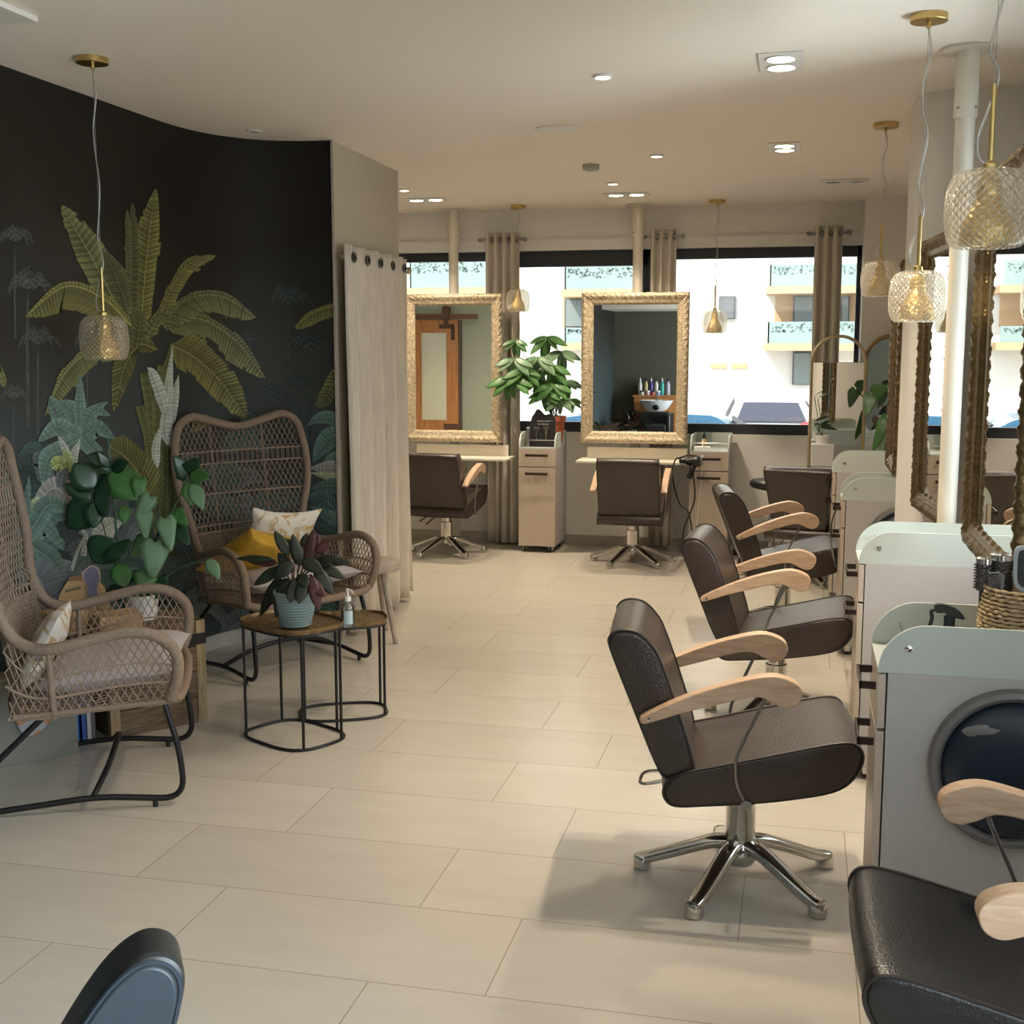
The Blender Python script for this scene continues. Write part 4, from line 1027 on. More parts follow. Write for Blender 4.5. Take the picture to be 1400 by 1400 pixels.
# ================================================================== WICKER ARMCHAIRS
def wicker_chair(label, loc, rz):
    """local frame: x to the sitter's left, y forward (front feet at y=0), z up"""
    t = thing('wicker_armchair', label, 'armchair', loc, rz, 'brown wicker wing armchairs')
    # side rim: from the hump of the back down to the arm and round to the front of the seat
    def rim(s_):
        return [V(s_ * .385, -.632, 1.20), V(s_ * .405, -.615, 1.08), V(s_ * .395, -.592, .93), V(s_ * .350, -.575, .77), V(s_ * .345, -.53, .665), V(s_ * .365, -.46, .622), V(s_ * .395, -.38, .622), V(s_ * .405, -.24, .655), V(s_ * .410, -.12, .675), V(s_ * .410, -.02, .650), V(s_ * .405, .035, .590), V(s_ * .395, .038, .50), V(s_ * .375, .010, .415)]
    topc = [V(.385, -.632, 1.20), V(.355, -.640, 1.275), V(.28, -.648, 1.315), V(.18, -.655, 1.295), V(0, -.660, 1.255), V(-.18, -.655, 1.295), V(-.28, -.648, 1.315), V(-.355, -.640, 1.275), V(-.385, -.632, 1.20)]
    path = rim(1)[::-1] + topc[1:-1] + rim(-1)
    MB().tube(crv(path, 7), .0215, 12).build('back_and_arm_rim', M['wicker_rim'], t)
    MB().tube(crv([(-.375, .010, .415), (-.28, .035, .395), (0, .045, .39), (.28, .035, .395), (.375, .010, .415)], 8), .020, 12).build('seat_front_rim', M['wicker_rim'], t)
    # woven back
    halfw = crv([(.33, 0, .40), (.335, 0, .55), (.350, 0, .77), (.395, 0, .93), (.405, 0, 1.08), (.385, 0, 1.20), (.355, 0, 1.275), (.28, 0, 1.315)], 12)
    def hw(z):
        for a, b in zip(halfw[:-1], halfw[1:]):
            if a.z <= z <= b.z: return a.x + (b.x - a.x) * (z - a.z) / max(1e-6, b.z - a.z)
        return halfw[0].x if z < .5 else halfw[-1].x
    tc = crv(topc, 10)
    def topz(x):
        best = min(tc, key=lambda p: abs(p.x - x) + (0 if p.z > 1.19 else 9))
        return best.z
    def backpt(x, z):
        k = max(0, min(1, (z - .38) / .9))
        y = -.53 - .122 * k ** .9
        e = abs(x) / max(.05, hw(z))
        return V(x, y - .035 * (1 - e * e) + (.03 * (e ** 3) if z < .8 else 0) , z)
    bk = MB(); R_ = .0026
    bands = [(.40, .46, 'x'), (.46, .70, 'd'), (.70, .735, 'v'), (.735, .90, 'd'), (.90, 1.06, 'd'), (1.06, 1.125, 'v'), (1.125, 1.33, 'd')]
    pitch = .031
    def clip_strand(fn, z0, z1, n):
        run = []
        for i in range(n + 1):
            z = z0 + (z1 - z0) * i / n; x = fn(z)
            if abs(x) <= hw(z) and z <= topz(x): run.append(backpt(x, z))
            else:
                if len(run) > 1: bk.tube(run, R_, 4, caps=False)
                run = []
        if len(run) > 1: bk.tube(run, R_, 4, caps=False)
    for z0, z1, kd in bands:
        n = max(2, int((z1 - z0) / .028))
        for k in range(-24, 25):
            x0 = k * pitch
            if kd == 'v':
                clip_strand(lambda z: x0, z0, z1, n); clip_strand(lambda z: x0 + .010, z0, z1, n)
            else:
                sl = .52
                clip_strand(lambda z: x0 + (z - z0) * sl, z0, z1, n); clip_strand(lambda z: x0 - (z - z0) * sl, z0, z1, n)
                if z1 < .72 and sl * (z1 - z0) > pitch * 2:
                    clip_strand(lambda z: x0 + pitch / 2 + (z - z0) * sl, z0, z1, n); clip_strand(lambda z: x0 + pitch / 2 - (z - z0) * sl, z0, z1, n)
        zz = z0
        if zz > .41: bk.tube([backpt(hw(zz) * (i / 12 - 1), zz) for i in range(25)], .0045, 5)
    bk.build('woven_back', M['wicker'], t, angle=180, fixn=False)
    ribs = MB()
    for x in (-.16, .16): ribs.tube([backpt(x, .40 + (topz(x) - .40) * i / 14) - V(0, .006, 0) for i in range(15)], .006, 6)
    ribs.build('back_ribs', M['wicker_rim'], t)
    # woven sides
    for s_ in (-1, 1):
        rc = [p for p in crv(rim(s_), 10) if p.y > -.60 and p.z < .80]
        def top(y):
            c = [p for p in rc if abs(p.y - y) < .03]
            if not c: return min(rc, key=lambda p: abs(p.y - y))
            return max(c, key=lambda p: p.z)
        def sidept(y, v):
            tp = top(y); zb = .345 + .055 * max(0, (y + .45) / .45)
            xb = s_ * (.325 + .03 * max(0, (y + .5) / .5))
            return V(xb + (tp.x - xb) * v ** .8, y, zb + (tp.z - zb) * v)
        sd = MB(); ny = 17
        Y0, Y1 = -.56, .03
        for k in range(-10, 32):
            for dr in (1, -1):
                run = []
                for i in range(13):
                    v = i / 12; y = Y0 + k * .029 + dr * v * .15 + (0 if dr > 0 else .15)
                    if Y0 <= y <= Y1: run.append(sidept(y, v))
                if len(run) > 1: sd.tube(run, R_, 4, caps=False)
        for v in (.02, .30, .58): sd.tube([sidept(Y0 + (Y1 - Y0) * i / 18, v) for i in range(19)], .0055 if v < .5 else .004, 6)
        sd.build('woven_side', M['wicker'], t, angle=180, fixn=False)
        MB().tube([sidept(-.40, i / 8) for i in range(9)], .012, 8).build('arm_post', M['wicker_rim'], t)
    # seat web
    st = MB()
    def seatpt(x, y):
        e = (y + .56) / .6
        return V(x * (.33 + .04 * e) / .37, y, .36 + .04 * max(0, min(1, e)))
    for k in range(-14, 30):
        for dr in (1, -1):
            run = []
            for i in range(11):
                v = i / 10; y = -.56 + .6 * v; x = -.37 + k * .045 + dr * v * .33 - (.0 if dr > 0 else 0)
                if abs(x) <= .37: run.append(seatpt(x, y))
            if len(run) > 1: st.tube(run, R_, 4, caps=False)
    st.build('woven_seat', M['wicker'], t, angle=180, fixn=False)
    MB().tube(crv([(-.325, -.54, .36), (0, -.60, .36), (.325, -.54, .36)], 10), .012, 8).tube([(-.33, -.54, .36), (-.36, .01, .40)], .012, 8).tube([(.33, -.54, .36), (.36, .01, .40)], .012, 8).build('seat_rails', M['wicker_rim'], t)
    # tubular steel runners: front leg, low arched skid, hairpin up to the seat again
    for s_ in (-1, 1):
        x = s_ * .35
        q = fillet([(s_ * .33, -.02, .40), (x, .035, .20), (x, .045, .022), (x - s_ * .0, -.26, .052), (x, -.63, .020), (x - s_ * .0, -.80, .018), (s_ * .31, -.44, .355)], .085, 7)
        MB().tube(q, .0115, 10).build('runner_leg', M['blackmetal'], t)
        for y in (-.060, -.64):
            MB().lathe([(.010, 0), (.010, .026)], 10, (x, y, 0)).build('glide', M['black'], t)
    MB().tube(crv([(-.35, -.28, .048), (-.20, -.24, .115), (0, -.23, .14), (.20, -.24, .115), (.35, -.28, .048)], 8), .0115, 10).build('cross_tube', M['blackmetal'], t)
    return t
A1, B1, C1_ = at_z(23, 1121), at_z(270, 1097), at_z(220, 1022)
mid1 = (B1 + C1_) / 2
rz1 = math.atan2(B1.y - A1.y, B1.x - A1.x) - PI / 2
rz1 -= math.radians(4)
wicker_chair('brown wicker wing armchair at the left edge, seen from its side', (mid1.x, mid1.y, 0), rz1)
A2, B2 = at_z(342, 937), at_z(497, 904)
r2 = (B2 - A2).normalized(); f2 = V(r2.y, -r2.x, 0); mid2 = (A2 + B2) / 2
rz2 = math.atan2(f2.y, f2.x) - PI / 2
# eased forward so the back clears the curving wall
wicker_chair('brown wicker wing armchair facing the room against the mural bend', (mid2.x + f2.x * .02, mid2.y + f2.y * .02, 0), rz2)
MC1 = Matrix.Translation((mid1.x, mid1.y, 0)) @ Matrix.Rotation(rz1, 4, 'Z')
MC2 = Matrix.Translation((mid2.x, mid2.y, 0)) @ Matrix.Rotation(rz2, 4, 'Z')

def pillow_mesh(w, h, th, seed=0, n=18, pinch=.10):
    rnd = random.Random(seed); o1, o2 = rnd.uniform(0, 9), rnd.uniform(0, 9)
    def fn(sg):
        def f(u, v):
            a, b = 2 * u - 1, 2 * v - 1
            k = (max(0, 1 - a * a) * max(0, 1 - b * b)) ** .42
            x = a * w / 2 * (1 - pinch * (1 - abs(b) ** 2) * abs(a) ** 3 * 1.0); y = b * h / 2 * (1 - pinch * (1 - abs(a) ** 2) * abs(b) ** 3)
            wr = .012 * noise.noise(V(a * 2.2 + o1, b * 2.2 + o2, sg)) * k
            return V(x, y, sg * (th / 2 * k) + wr)
        return f
    m = MB(); m.grid(fn(1), n, n).grid(fn(-1), n, n)
    return m
def put(o, Mx):
    o.matrix_world = Mx
    return o
sc1 = pillow_mesh(.66, .54, .15, 1).build('seat_cushion', M['cushion'], subsurf=1)
put(sc1, MC1 @ Matrix.Translation((0, -.215, .475)) @ Matrix.Rotation(math.radians(4), 4, 'X'))
tag(sc1, 'lilac-grey seat cushion inside the left wicker armchair', 'cushion', 'lilac-grey seat cushions')
sc2 = pillow_mesh(.68, .56, .14, 2).build('seat_cushion', M['cushion'], subsurf=1)
put(sc2, MC2 @ Matrix.Translation((0, -.225, .478)) @ Matrix.Rotation(math.radians(5), 4, 'X'))
tag(sc2, 'lilac-grey seat cushion under the mustard pillow in the far wicker armchair', 'cushion', 'lilac-grey seat cushions')
def foil_material():
    m = mat('cream_cloth_with_gold_foil', (.72, .66, .57), .6)
    nt = m.node_tree; L = nt.links.new; b = nt.nodes['Principled BSDF']
    tc = nt.nodes.new('ShaderNodeTexCoord'); n = nt.nodes.new('ShaderNodeTexNoise'); n.inputs['Scale'].default_value = 9; n.inputs['Detail'].default_value = 3; n.inputs['Distortion'].default_value = 1.5
    L(tc.outputs['Object'], n.inputs[0])
    r = nt.nodes.new('ShaderNodeValToRGB'); e = r.color_ramp.elements; e[0].position = .50; e[0].color = (.74, .70, .64, 1); e[1].position = .56; e[1].color = (.50, .30, .10, 1)
    q = e.new(.64); q.color = (.70, .62, .50, 1); q = e.new(.70); q.color = (.20, .17, .14, 1)
    L(n.outputs[0], r.inputs[0]); L(r.outputs[0], b.inputs['Base Color'])
    return m
M['foil'] = foil_material()
p1 = pillow_mesh(.44, .44, .13, 3, pinch=.16).build('throw_pillow', M['foil'], subsurf=1)
put(p1, MC2 @ Matrix.Translation((-.08, -.40, .63)) @ Matrix.Rotation(math.radians(-6), 4, 'Y') @ Matrix.Rotation(math.radians(66), 4, 'X'))
tag(p1, 'cream throw pillow with gold foil marks behind the mustard one', 'pillow')
p2 = pillow_mesh(.46, .44, .14, 4, pinch=.16).build('throw_pillow', M['yellow'], subsurf=1)
put(p2, MC2 @ Matrix.Translation((.14, -.27, .60)) @ Matrix.Rotation(math.radians(-8), 4, 'Y') @ Matrix.Rotation(math.radians(38), 4, 'X') @ Matrix.Rotation(math.radians(14), 4, 'Z'))
tag(p2, 'shiny mustard-gold throw pillow in the far wicker armchair', 'pillow')
p3 = pillow_mesh(.36, .32, .10, 5, pinch=.14).build('throw_pillow', M['foil'], subsurf=1)
put(p3, MC1 @ Matrix.Translation((.0, -.47, .55)) @ Matrix.Rotation(math.radians(62), 4, 'X'))
tag(p3, 'cream and gold throw pillow glimpsed through the left armchair weave', 'pillow')

# ================================================================== SIDE TABLES
def tray_outline(w, d, e=3.2, n=48):
    out = []
    for k in range(n):
        a = 2 * PI * k / n; c, s_ = math.cos(a), math.sin(a)
        out.append(V(w / 2 * math.copysign(abs(c) ** (2 / e), c), d / 2 * math.copysign(abs(s_) ** (2 / e), s_), 0))
    return out
def tray_table(label, loc, rz, w, d, h, legs):
    t = thing('side_table', label, 'side table', loc, rz, 'brass-topped nesting tables')
    O = tray_outline(w, d); n = len(O)
    def ring(k, z): return [V(p.x * k, p.y * k, z) for p in O]
    rings = [ring(.985, h - .022), ring(1.0, h - .018), ring(1.01, h), ring(.995, h), ring(.985, h - .012)] + [ring(.985 * (1 - i / 7), h - .013) for i in range(1, 7)] + [ring(.001, h - .013)]
    pts = [p for r in rings for p in r]
    fs = [(i * n + k, i * n + (k + 1) % n, (i + 1) * n + (k + 1) % n, (i + 1) * n + k) for i in range(len(rings) - 1) for k in range(n)] + [tuple(range(n))]
    MB().add(pts, fs).build('tray_top', M['hammered_dark'], t, angle=50)
    MB().tube([V(p.x * .97, p.y * .97, h - .026) for p in O], .006, 8, closed=True).build('top_ring', M['blackmetal'], t)
    MB().tube([V(p.x * .97, p.y * .97, .007) for p in O], .007, 8, closed=True).build('base_ring', M['blackmetal'], t)
    for k in legs:
        p = O[k % n]
        MB().tube([(p.x * .97, p.y * .97, .007), (p.x * .97, p.y * .97, h - .02)], .0065, 8).build('leg', M['blackmetal'], t)
M['hammered_dark'] = mat('aged_hammered_brass', (.235, .16, .08), .42, .8, bump=('vor', 62, .9), var=(30, .3))
T1 = V(-2.105, 4.83, 0); T2 = V(-2.02, 5.20, 0)
tray_table('taller brass-topped side table, under the blue-grey plant pot', T1, math.radians(-28), .44, .345, .52, (3, 10, 21, 32, 44))
tray_table('lower brass-topped side table, under the clear pump bottle', T2, math.radians(26), .41, .28, .455, (4, 19, 28, 44))

# ---- generic leaves
def leaf_into(m, base, tip, width, up=V(0, 0, 1), droop=.12, fold=.18, shape='oval', n=9, notch=0, seed=0):
    base, tip = Vector(base), Vector(tip); d = tip - base; L_ = d.length
    if L_ < 1e-5: return
    d.normalize(); sd = d.cross(up)
    if sd.length < 1e-3: sd = d.orthogonal()
    sd.normalize(); nr = sd.cross(d).normalized(); rnd = random.Random(seed)
    def w(t):
        if shape == 'heart': return (max(0, 1 - t) ** .55) * (min(1, (t + .02) / .12) ** .5) * (1.0 - .15 * t)
        if shape == 'lance': return math.sin(PI * min(1, t ** .75)) ** 1.0
        return math.sin(PI * min(.999, max(.001, t)) ** .85) ** .75
    b0 = len(m.v)
    rows = []
    for i in range(n + 1):
        t = i / n; hw_ = width / 2 * max(.012, w(t))
        if notch and i % 2 == 0 and 0 < i < n: hw_ *= (1 - notch)
        c = base + d * (L_ * t) - nr * (droop * L_ * t * t) + nr * (droop * L_ * .35 * t)
        wave = .06 * width * math.sin(6 * t + seed)
        pts = []
        for q in (-1, -.5, 0, .5, 1):
            pts.append(c + sd * (hw_ * q) + nr * (fold * hw_ * abs(q) + wave * q * q * .5 - .25 * hw_ * q * q))
        if shape == 'heart' and i == 0:
            pts = [c - d * (.12 * L_) + sd * (width * .30 * q) + nr * .0 for q in (-1, -.5)] + [c] + [c - d * (.12 * L_) + sd * (width * .30 * q) for q in (.5, 1)]
        rows += pts
    m.v += rows
    for i in range(n):
        for k in range(4):
            m.f.append([b0 + i * 5 + k, b0 + i * 5 + k + 1, b0 + (i + 1) * 5 + k + 1, b0 + (i + 1) * 5 + k]); m.c.append(m.col)
def one_leaf(name, mt, parent, base, tip, width, **kw):
    m = MB(); leaf_into(m, base, tip, width, **kw)
    return m.build(name, mt, parent, angle=180, fixn=False, solid=.0012)

# ---- the pot plant on the taller table
pz = .512
pc = at_z(404, 855, pz); pc = V(pc.x, pc.y, pz)
pot = thing('flower_pot', 'blue-grey ribbed glazed pot on the brass side table', 'pot', pc)
MB().lathe([(.060, 0), (.066, .004), (.078, .05), (.087, .11), (.090, .146), (.090, .152), (.084, .152), (.080, .12), (.06, .03), (1e-6, .025)], 40).build('body', M['blueglaze'], pot)
MB().lathe([(.081, .125), (1e-6, .132)], 24).build('soil', M['soil'], pot)
pl = thing('potted_plant', 'dark red-green drooping plant growing in the blue-grey pot', 'plant', pc)
kd = at_y(404, 800, pc.y)
def leafpx(a, b, w, mt, dy=0.0, nm='leaf', par=pl, org=pc, Y=pc.y, **kw):
    A = at_y(a[0], a[1], Y + dy) - org; B = at_y(b[0], b[1], Y + dy * 1.6) - org
    return one_leaf(nm, mt, par, A, B, w, **kw)
rnd = random.Random(11)
LF = [((395, 790), (362, 830), .055, 0), ((392, 795), (376, 845), .06, -.05), ((385, 775), (345, 800), .05, -.03), ((380, 770), (335, 765), .04, .0), ((375, 765), (320, 762), .03, .0),
      ((395, 760), (375, 725), .045, .02), ((402, 755), (388, 735), .05, .05), ((410, 775), (400, 730), .05, .0), ((418, 780), (428, 722), .045, .02), ((424, 760), (436, 730), .045, .05),
      ((420, 775), (460, 760), .05, -.03), ((428, 768), (472, 790), .05, -.02), ((430, 775), (455, 812), .055, -.05), ((420, 790), (444, 815), .05, -.07), ((415, 795), (408, 825), .055, -.09),
      ((405, 790), (396, 824), .06, -.09), ((425, 785), (436, 835), .05, -.08), ((400, 770), (372, 790), .06, -.06), ((412, 765), (440, 780), .06, -.06), ((430, 755), (452, 742), .045, .03),
      ((436, 768), (480, 768), .035, .0), ((398, 780), (380, 755), .05, .03), ((415, 750), (420, 728), .04, .06), ((385, 785), (352, 845), .05, .02), ((408, 785), (420, 800), .05, -.08)]
for i, (a, b, w, dy) in enumerate(LF):
    leafpx(a, b, w * 1.05, M['leafmaroon'] if i in (8, 13, 9, 19, 16, 3) else M['leafred'], dy, droop=.14, shape='oval', seed=i, n=9, up=V(.25, -.85, .45))
sm = MB()
for i, (a, b, w, dy) in enumerate(LF):
    q = at_y(a[0], a[1], pc.y + dy) - pc
    sm.tube(crv([(rnd.uniform(-.03, .03), rnd.uniform(-.03, .03), .125), (q.x * .4, q.y * .4, .125 + (q.z - .125) * .6), q], 5), .0025, 5)
sm.build('stems', M['stembrown'], pl)
# ---- clear pump bottle
bp_ = at_z(476, 857, .447)
sb = thing('pump_bottle', 'clear hand-gel pump bottle on the lower brass table', 'bottle', (bp_.x, bp_.y, .447))
MB().lathe([(.026, .001), (.030, .004), (.031, .05), (.031, .085), (.026, .102), (.014, .112), (.013, .122)], 28).build('body', M['clear'], sb)
MB().lathe([(.027, .003), (.028, .05), (1e-6, .051)], 24).build('gel', glassy('blue_clear_gel', (.72, .86, .92), .85, .1), sb)
MB().grid(lambda u, v: (.0318 * math.cos(-1.2 + 1.3 * u - .6), .0318 * math.sin(-1.2 + 1.3 * u - .6), .018 + .06 * v), 10, 1).build('label', mat('pale_blue_label', (.42, .55, .60), .5), sb, fixn=False)
MB().lathe([(.015, .118), (.015, .136), (.006, .138), (.005, .160), (.009, .161), (.009, .172), (1e-6, .174)], 16).tube([(0, 0, .167), (.02, -.012, .168), (.032, -.02, .160)], .0042, 8).build('pump', M['porcelain'], sb)

# ---- three-legged stool
s0 = at_z(517, 766, .46)
stl = thing('wooden_stool', 'grey-washed round wooden stool before the linen curtain', 'stool', (s0.x - .03, s0.y, 0))
stl.scale = (1.25, 1.25, 1.0)
MB().lathe([(.108, .400), (.125, .405), (.130, .425), (.128, .452), (.115, .460), (1e-6, .457)], 40).build('seat', M['greywash'], stl)
for a in (-.55, 1.55, 3.65):
    d = V(math.cos(a), math.sin(a), 0)
    MB().tube([d * .070 + V(0, 0, .41), d * .155 + V(0, 0, .003)], [.017, .012], 12).build('leg', M['greywash'], stl)

# ================================================================== CRATES AND WHAT STANDS ON THEM
def crate_mesh(w, d, h):
    m = MB(); n = 4; g = .004; sh = h / n
    for k in range(n):
        z0, z1 = k * sh + g / 2, (k + 1) * sh - g / 2
        m.bb(-w / 2, w / 2, -d / 2, -d / 2 + .014, z0, z1).bb(-w / 2, w / 2, d / 2 - .014, d / 2, z0, z1)
        m.bb(-w / 2, -w / 2 + .014, -d / 2 + .014, d / 2 - .014, z0, z1).bb(w / 2 - .014, w / 2, -d / 2 + .014, d / 2 - .014, z0, z1)
    return m
cr_a, cr_b = at_z(283, 985), at_z(150, 1012)
cd = (cr_a - cr_b).normalized(); cn = V(cd.y, -cd.x, 0)
cw, cdp, chh = .44, .31, .47
cc = cr_a - cd * (cw / 2) - cn * (cdp / 2)
crz = math.atan2(cd.y, cd.x)
t = thing('wooden_crate', 'old brown wooden crate between the two wicker armchairs', 'crate', (cc.x, cc.y, 0), crz)
crate_mesh(cw, cdp, chh).build('slats', M['oldwood'], t, bevel=.002)
for sx in (-1, 1):
    for sy in (-1, 1):
        MB().bb(sx * cw / 2 - sx * .04, sx * (cw / 2 + .004), sy * (cdp / 2 - .03), sy * (cdp / 2 + .004), 0, chh).build('corner_batten', M['crateedge'], t, bevel=.002)
MB().bb(-cw / 2 - .003, cw / 2 + .006, -cdp / 2 - .006, cdp / 2 + .006, chh - .11, chh - .06).build('metal_band', M['blackmetal'], t)
MB().bb(-cw / 2 + .002, cw / 2 - .002, -cdp / 2 + .002, cdp / 2 - .002, chh - .012, chh).build('lid', M['oldwood'], t)
TM = Matrix.Translation((cc.x, cc.y, 0)) @ Matrix.Rotation(crz, 4, 'Z')
# open grey storage box to its left, with products in the gap
g0 = at_z(108, 1031)
t = thing('storage_box', 'smooth grey-green storage box behind the left armchair legs', 'box', (g0.x, g0.y, 0), crz - math.radians(6))
MB().bb(-.36, 0, 0, .014, 0, .36).bb(-.36, 0, .086, .10, 0, .36).bb(-.36, -.348, .014, .086, 0, .36).bb(-.012, 0, .014, .086, 0, .36).bb(-.348, -.012, .014, .086, 0, .012).build('body', mat('grey_green_board', (.17, .165, .135), .7), t, bevel=.003)
MB().bb(-.365, .005, -.005, .105, .352, .366).build('rim', M['crateedge'], t, bevel=.002)
q = at_z(117, 1016)
GM = Matrix.Translation((q.x, q.y, 0)) @ Matrix.Rotation(crz, 4, 'Z')
for i, (dx, col, nm, lb) in enumerate(((-.022, (.02, .16, .50), 'blue_book', 'bright blue book spine with white lettering beside the crate'), (.012, (.03, .10, .30), 'dark_blue_book', 'narrower dark blue book leaning by the crate'), (.034, (.55, .50, .52), 'pale_book', 'pale lilac book spine next to the blue ones'), (.052, (.10, .08, .08), 'dark_book', 'dark book between the pale one and the crate'))):
    bk_ = thing('book', lb, 'book', (GM @ V(dx - .008, 0.02, 0)), crz - .05 * i, 'books on the floor by the crate')
    MB().bb(-.016 if i == 0 else -.009, .013 if i == 0 else .009, 0, .15, 0, .215 - .012 * i).build('cover', mat('cover_' + nm, col, .4), bk_, bevel=.002)
    MB().bb(-.010 if i == 0 else -.006, .008 if i == 0 else .006, .004, .151, .004, .2165 - .012 * i).build('pages', M['paper'], bk_)
    if i == 0:
        lt = MB()
        for k, (a0, a1) in enumerate(((.5, 5.6), (0, 6.28), (-1.2, 3.6))):
            lt.tube([(-.0015 + .006 * math.cos(a0 + (a1 - a0) * j / 12), -.0008, .075 + k * .024 + .009 * math.sin(a0 + (a1 - a0) * j / 12)) for j in range(13)], .0014, 5)
        lt.tube([(-.009, -.0008, .15), (.006, -.0008, .155)], .0014, 5)
        lt.build('lettering', M['paper'], bk_)
q = at_z(46, 1008, .12)
t = thing('agate_disc', 'round orange, grey and black mottled ornament on the grey box front', 'ornament', (0, 0, 0))
am = mat('orange_grey_agate', (.4, .2, .1), .4)
nt = am.node_tree; n_ = nt.nodes.new('ShaderNodeTexNoise'); n_.inputs['Scale'].default_value = 9; r_ = nt.nodes.new('ShaderNodeValToRGB'); r_.color_ramp.interpolation = 'CONSTANT'
e = r_.color_ramp.elements; e[0].position = 0; e[0].color = (.02, .02, .02, 1); e[1].position = .42; e[1].color = (.42, .16, .06, 1); e2 = e.new(.52); e2.color = (.30, .30, .31, 1)
tcn = nt.nodes.new('ShaderNodeTexCoord'); nt.links.new(tcn.outputs['Object'], n_.inputs[0]); nt.links.new(n_.outputs[0], r_.inputs[0]); nt.links.new(r_.outputs[0], nt.nodes['Principled BSDF'].inputs['Base Color'])
BX = Matrix.Translation((g0.x, g0.y, 0)) @ Matrix.Rotation(crz - math.radians(6), 4, 'Z')
od = ray(44, 983); on_ = (BX.to_3x3() @ V(0, -1, 0)); bo = BX @ V(0, -.006, 0)
oc = CAMP + od * ((bo - CAMP).dot(on_) / od.dot(on_))
o = MB().lathe([(1e-6, -.012), (.062, -.010), (.068, 0), (.062, .010), (1e-6, .012)], 30, (0, 0, 0), Matrix.Rotation(PI / 2, 3, 'X'), fn=lambda a, v: 1 + .06 * math.sin(3 * a + 1)).build('disc', am, t)
t.location = oc + on_ * .010; t.rotation_euler = (0, 0, crz - math.radians(6))

# gift box with a hand-shaped brush card
def boxpt(px, py, z=chh): return at_z(px, py, z)
gb = at_z(114, 842, chh)
t = thing('gift_box', 'kraft cardboard carry box with a label, on the crate', 'box', (gb.x, gb.y, chh), math.radians(28))
t.scale = (1.12,) * 3
m = MB()
m.prism([(-.10, 0), (.10, 0), (.085, .10), (.05, .155), (-.05, .155), (-.085, .10)], lambda a, z: (a, -.055 + .35 * 0, z), lambda a, z: (a, .055, z))
m.build('carton', M['kraft'], t, bevel=.002)
m = MB().tube([(-.06, -.0565, .115), (0, -.0565, .128)], .006, 6, flat=.2); m.build('printed_strip', mat('olive_print', (.20, .16, .08), .7), t)
MB().bb(-.104, -.1, -.045, .045, .005, .10).build('end_window', M['black'], t)
hb = thing('scalp_brush', 'lilac hand-shaped brush card standing on the cardboard box', 'brush', (gb.x, gb.y, chh), math.radians(28))
hb.scale = (1.12,) * 3
m = MB()
oc_ = [(.028, .075), (.062, .075), (.066, .12), (.078, .165), (.074, .20), (.062, .212), (.05, .217), (.036, .214), (.022, .203), (.010, .19), (.008, .17), (.022, .14)]
oc2 = [(p.x, p.y) for p in crv([(a, b, 0) for a, b in oc_], 4, True)]
m.prism(oc2, lambda a, z: (a, -.070, z), lambda a, z: (a, -.060, z)); m.build('card', mat('pale_brush_card', (.50, .36, .27), .7), hb)
sc_ = [(.045 + (a - .045) * .84, .15 + (b - .15) * .93) for a, b in oc2]
m = MB().prism(sc_, lambda a, z: (a, -.0712, z), lambda a, z: (a, -.0702, z)); m.build('pad', mat('lilac_rubber', (.15, .13, .20), .6), hb)
m = MB()
for k in range(5): m.tube([(.044 + (k - 2) * .003, -.072, .08), (.044 + (k - 2) * .010, -.072, .15), (.042 + (k - 2) * .013, -.072, .20)], .0012, 5)
m.build('ridges', mat('grey_lilac_ridge', (.30, .27, .36), .6), hb)
for i, (px, py, lb) in enumerate(((107, 829, 'left of the two small black bottle caps before the cardboard box'), (142, 824, 'small brown bottle, right of the two small black bottle caps before the cardboard box'))):
    q = at_z(px, 842, chh)
    t = thing('small_bottle', lb, 'bottle', (q.x, q.y, chh), 0, 'small brown bottles on the crate')
    MB().lathe([(.018, 0), (.019, .004), (.019, .03), (.010, .038), (.010, .040)], 18).build('body', M['stembrown'], t)
    MB().lathe([(.012, .038), (.012, .060), (1e-6, .062)], 18).build('cap', M['black'], t)
for i, (px, w, d, h, lb) in enumerate(((88, .16, .12, .10, 'brown card box on the crate seen through the near wicker arm'), (160, .18, .13, .09, 'lighter brown card box beside the white plant pot'))):
    q = at_z(px, 866, chh)
    t = thing('card_box', lb, 'box', (q.x, q.y, chh), crz)
    MB().bb(-w / 2, w / 2, -d / 2, d / 2, 0, h * .8).build('tray', M['kraft'], t, bevel=.002)
    MB().bb(-w / 2 - .002, w / 2 + .002, -d / 2 - .002, d / 2 + .002, h * .55, h).build('lid', M['kraft'], t, bevel=.002)

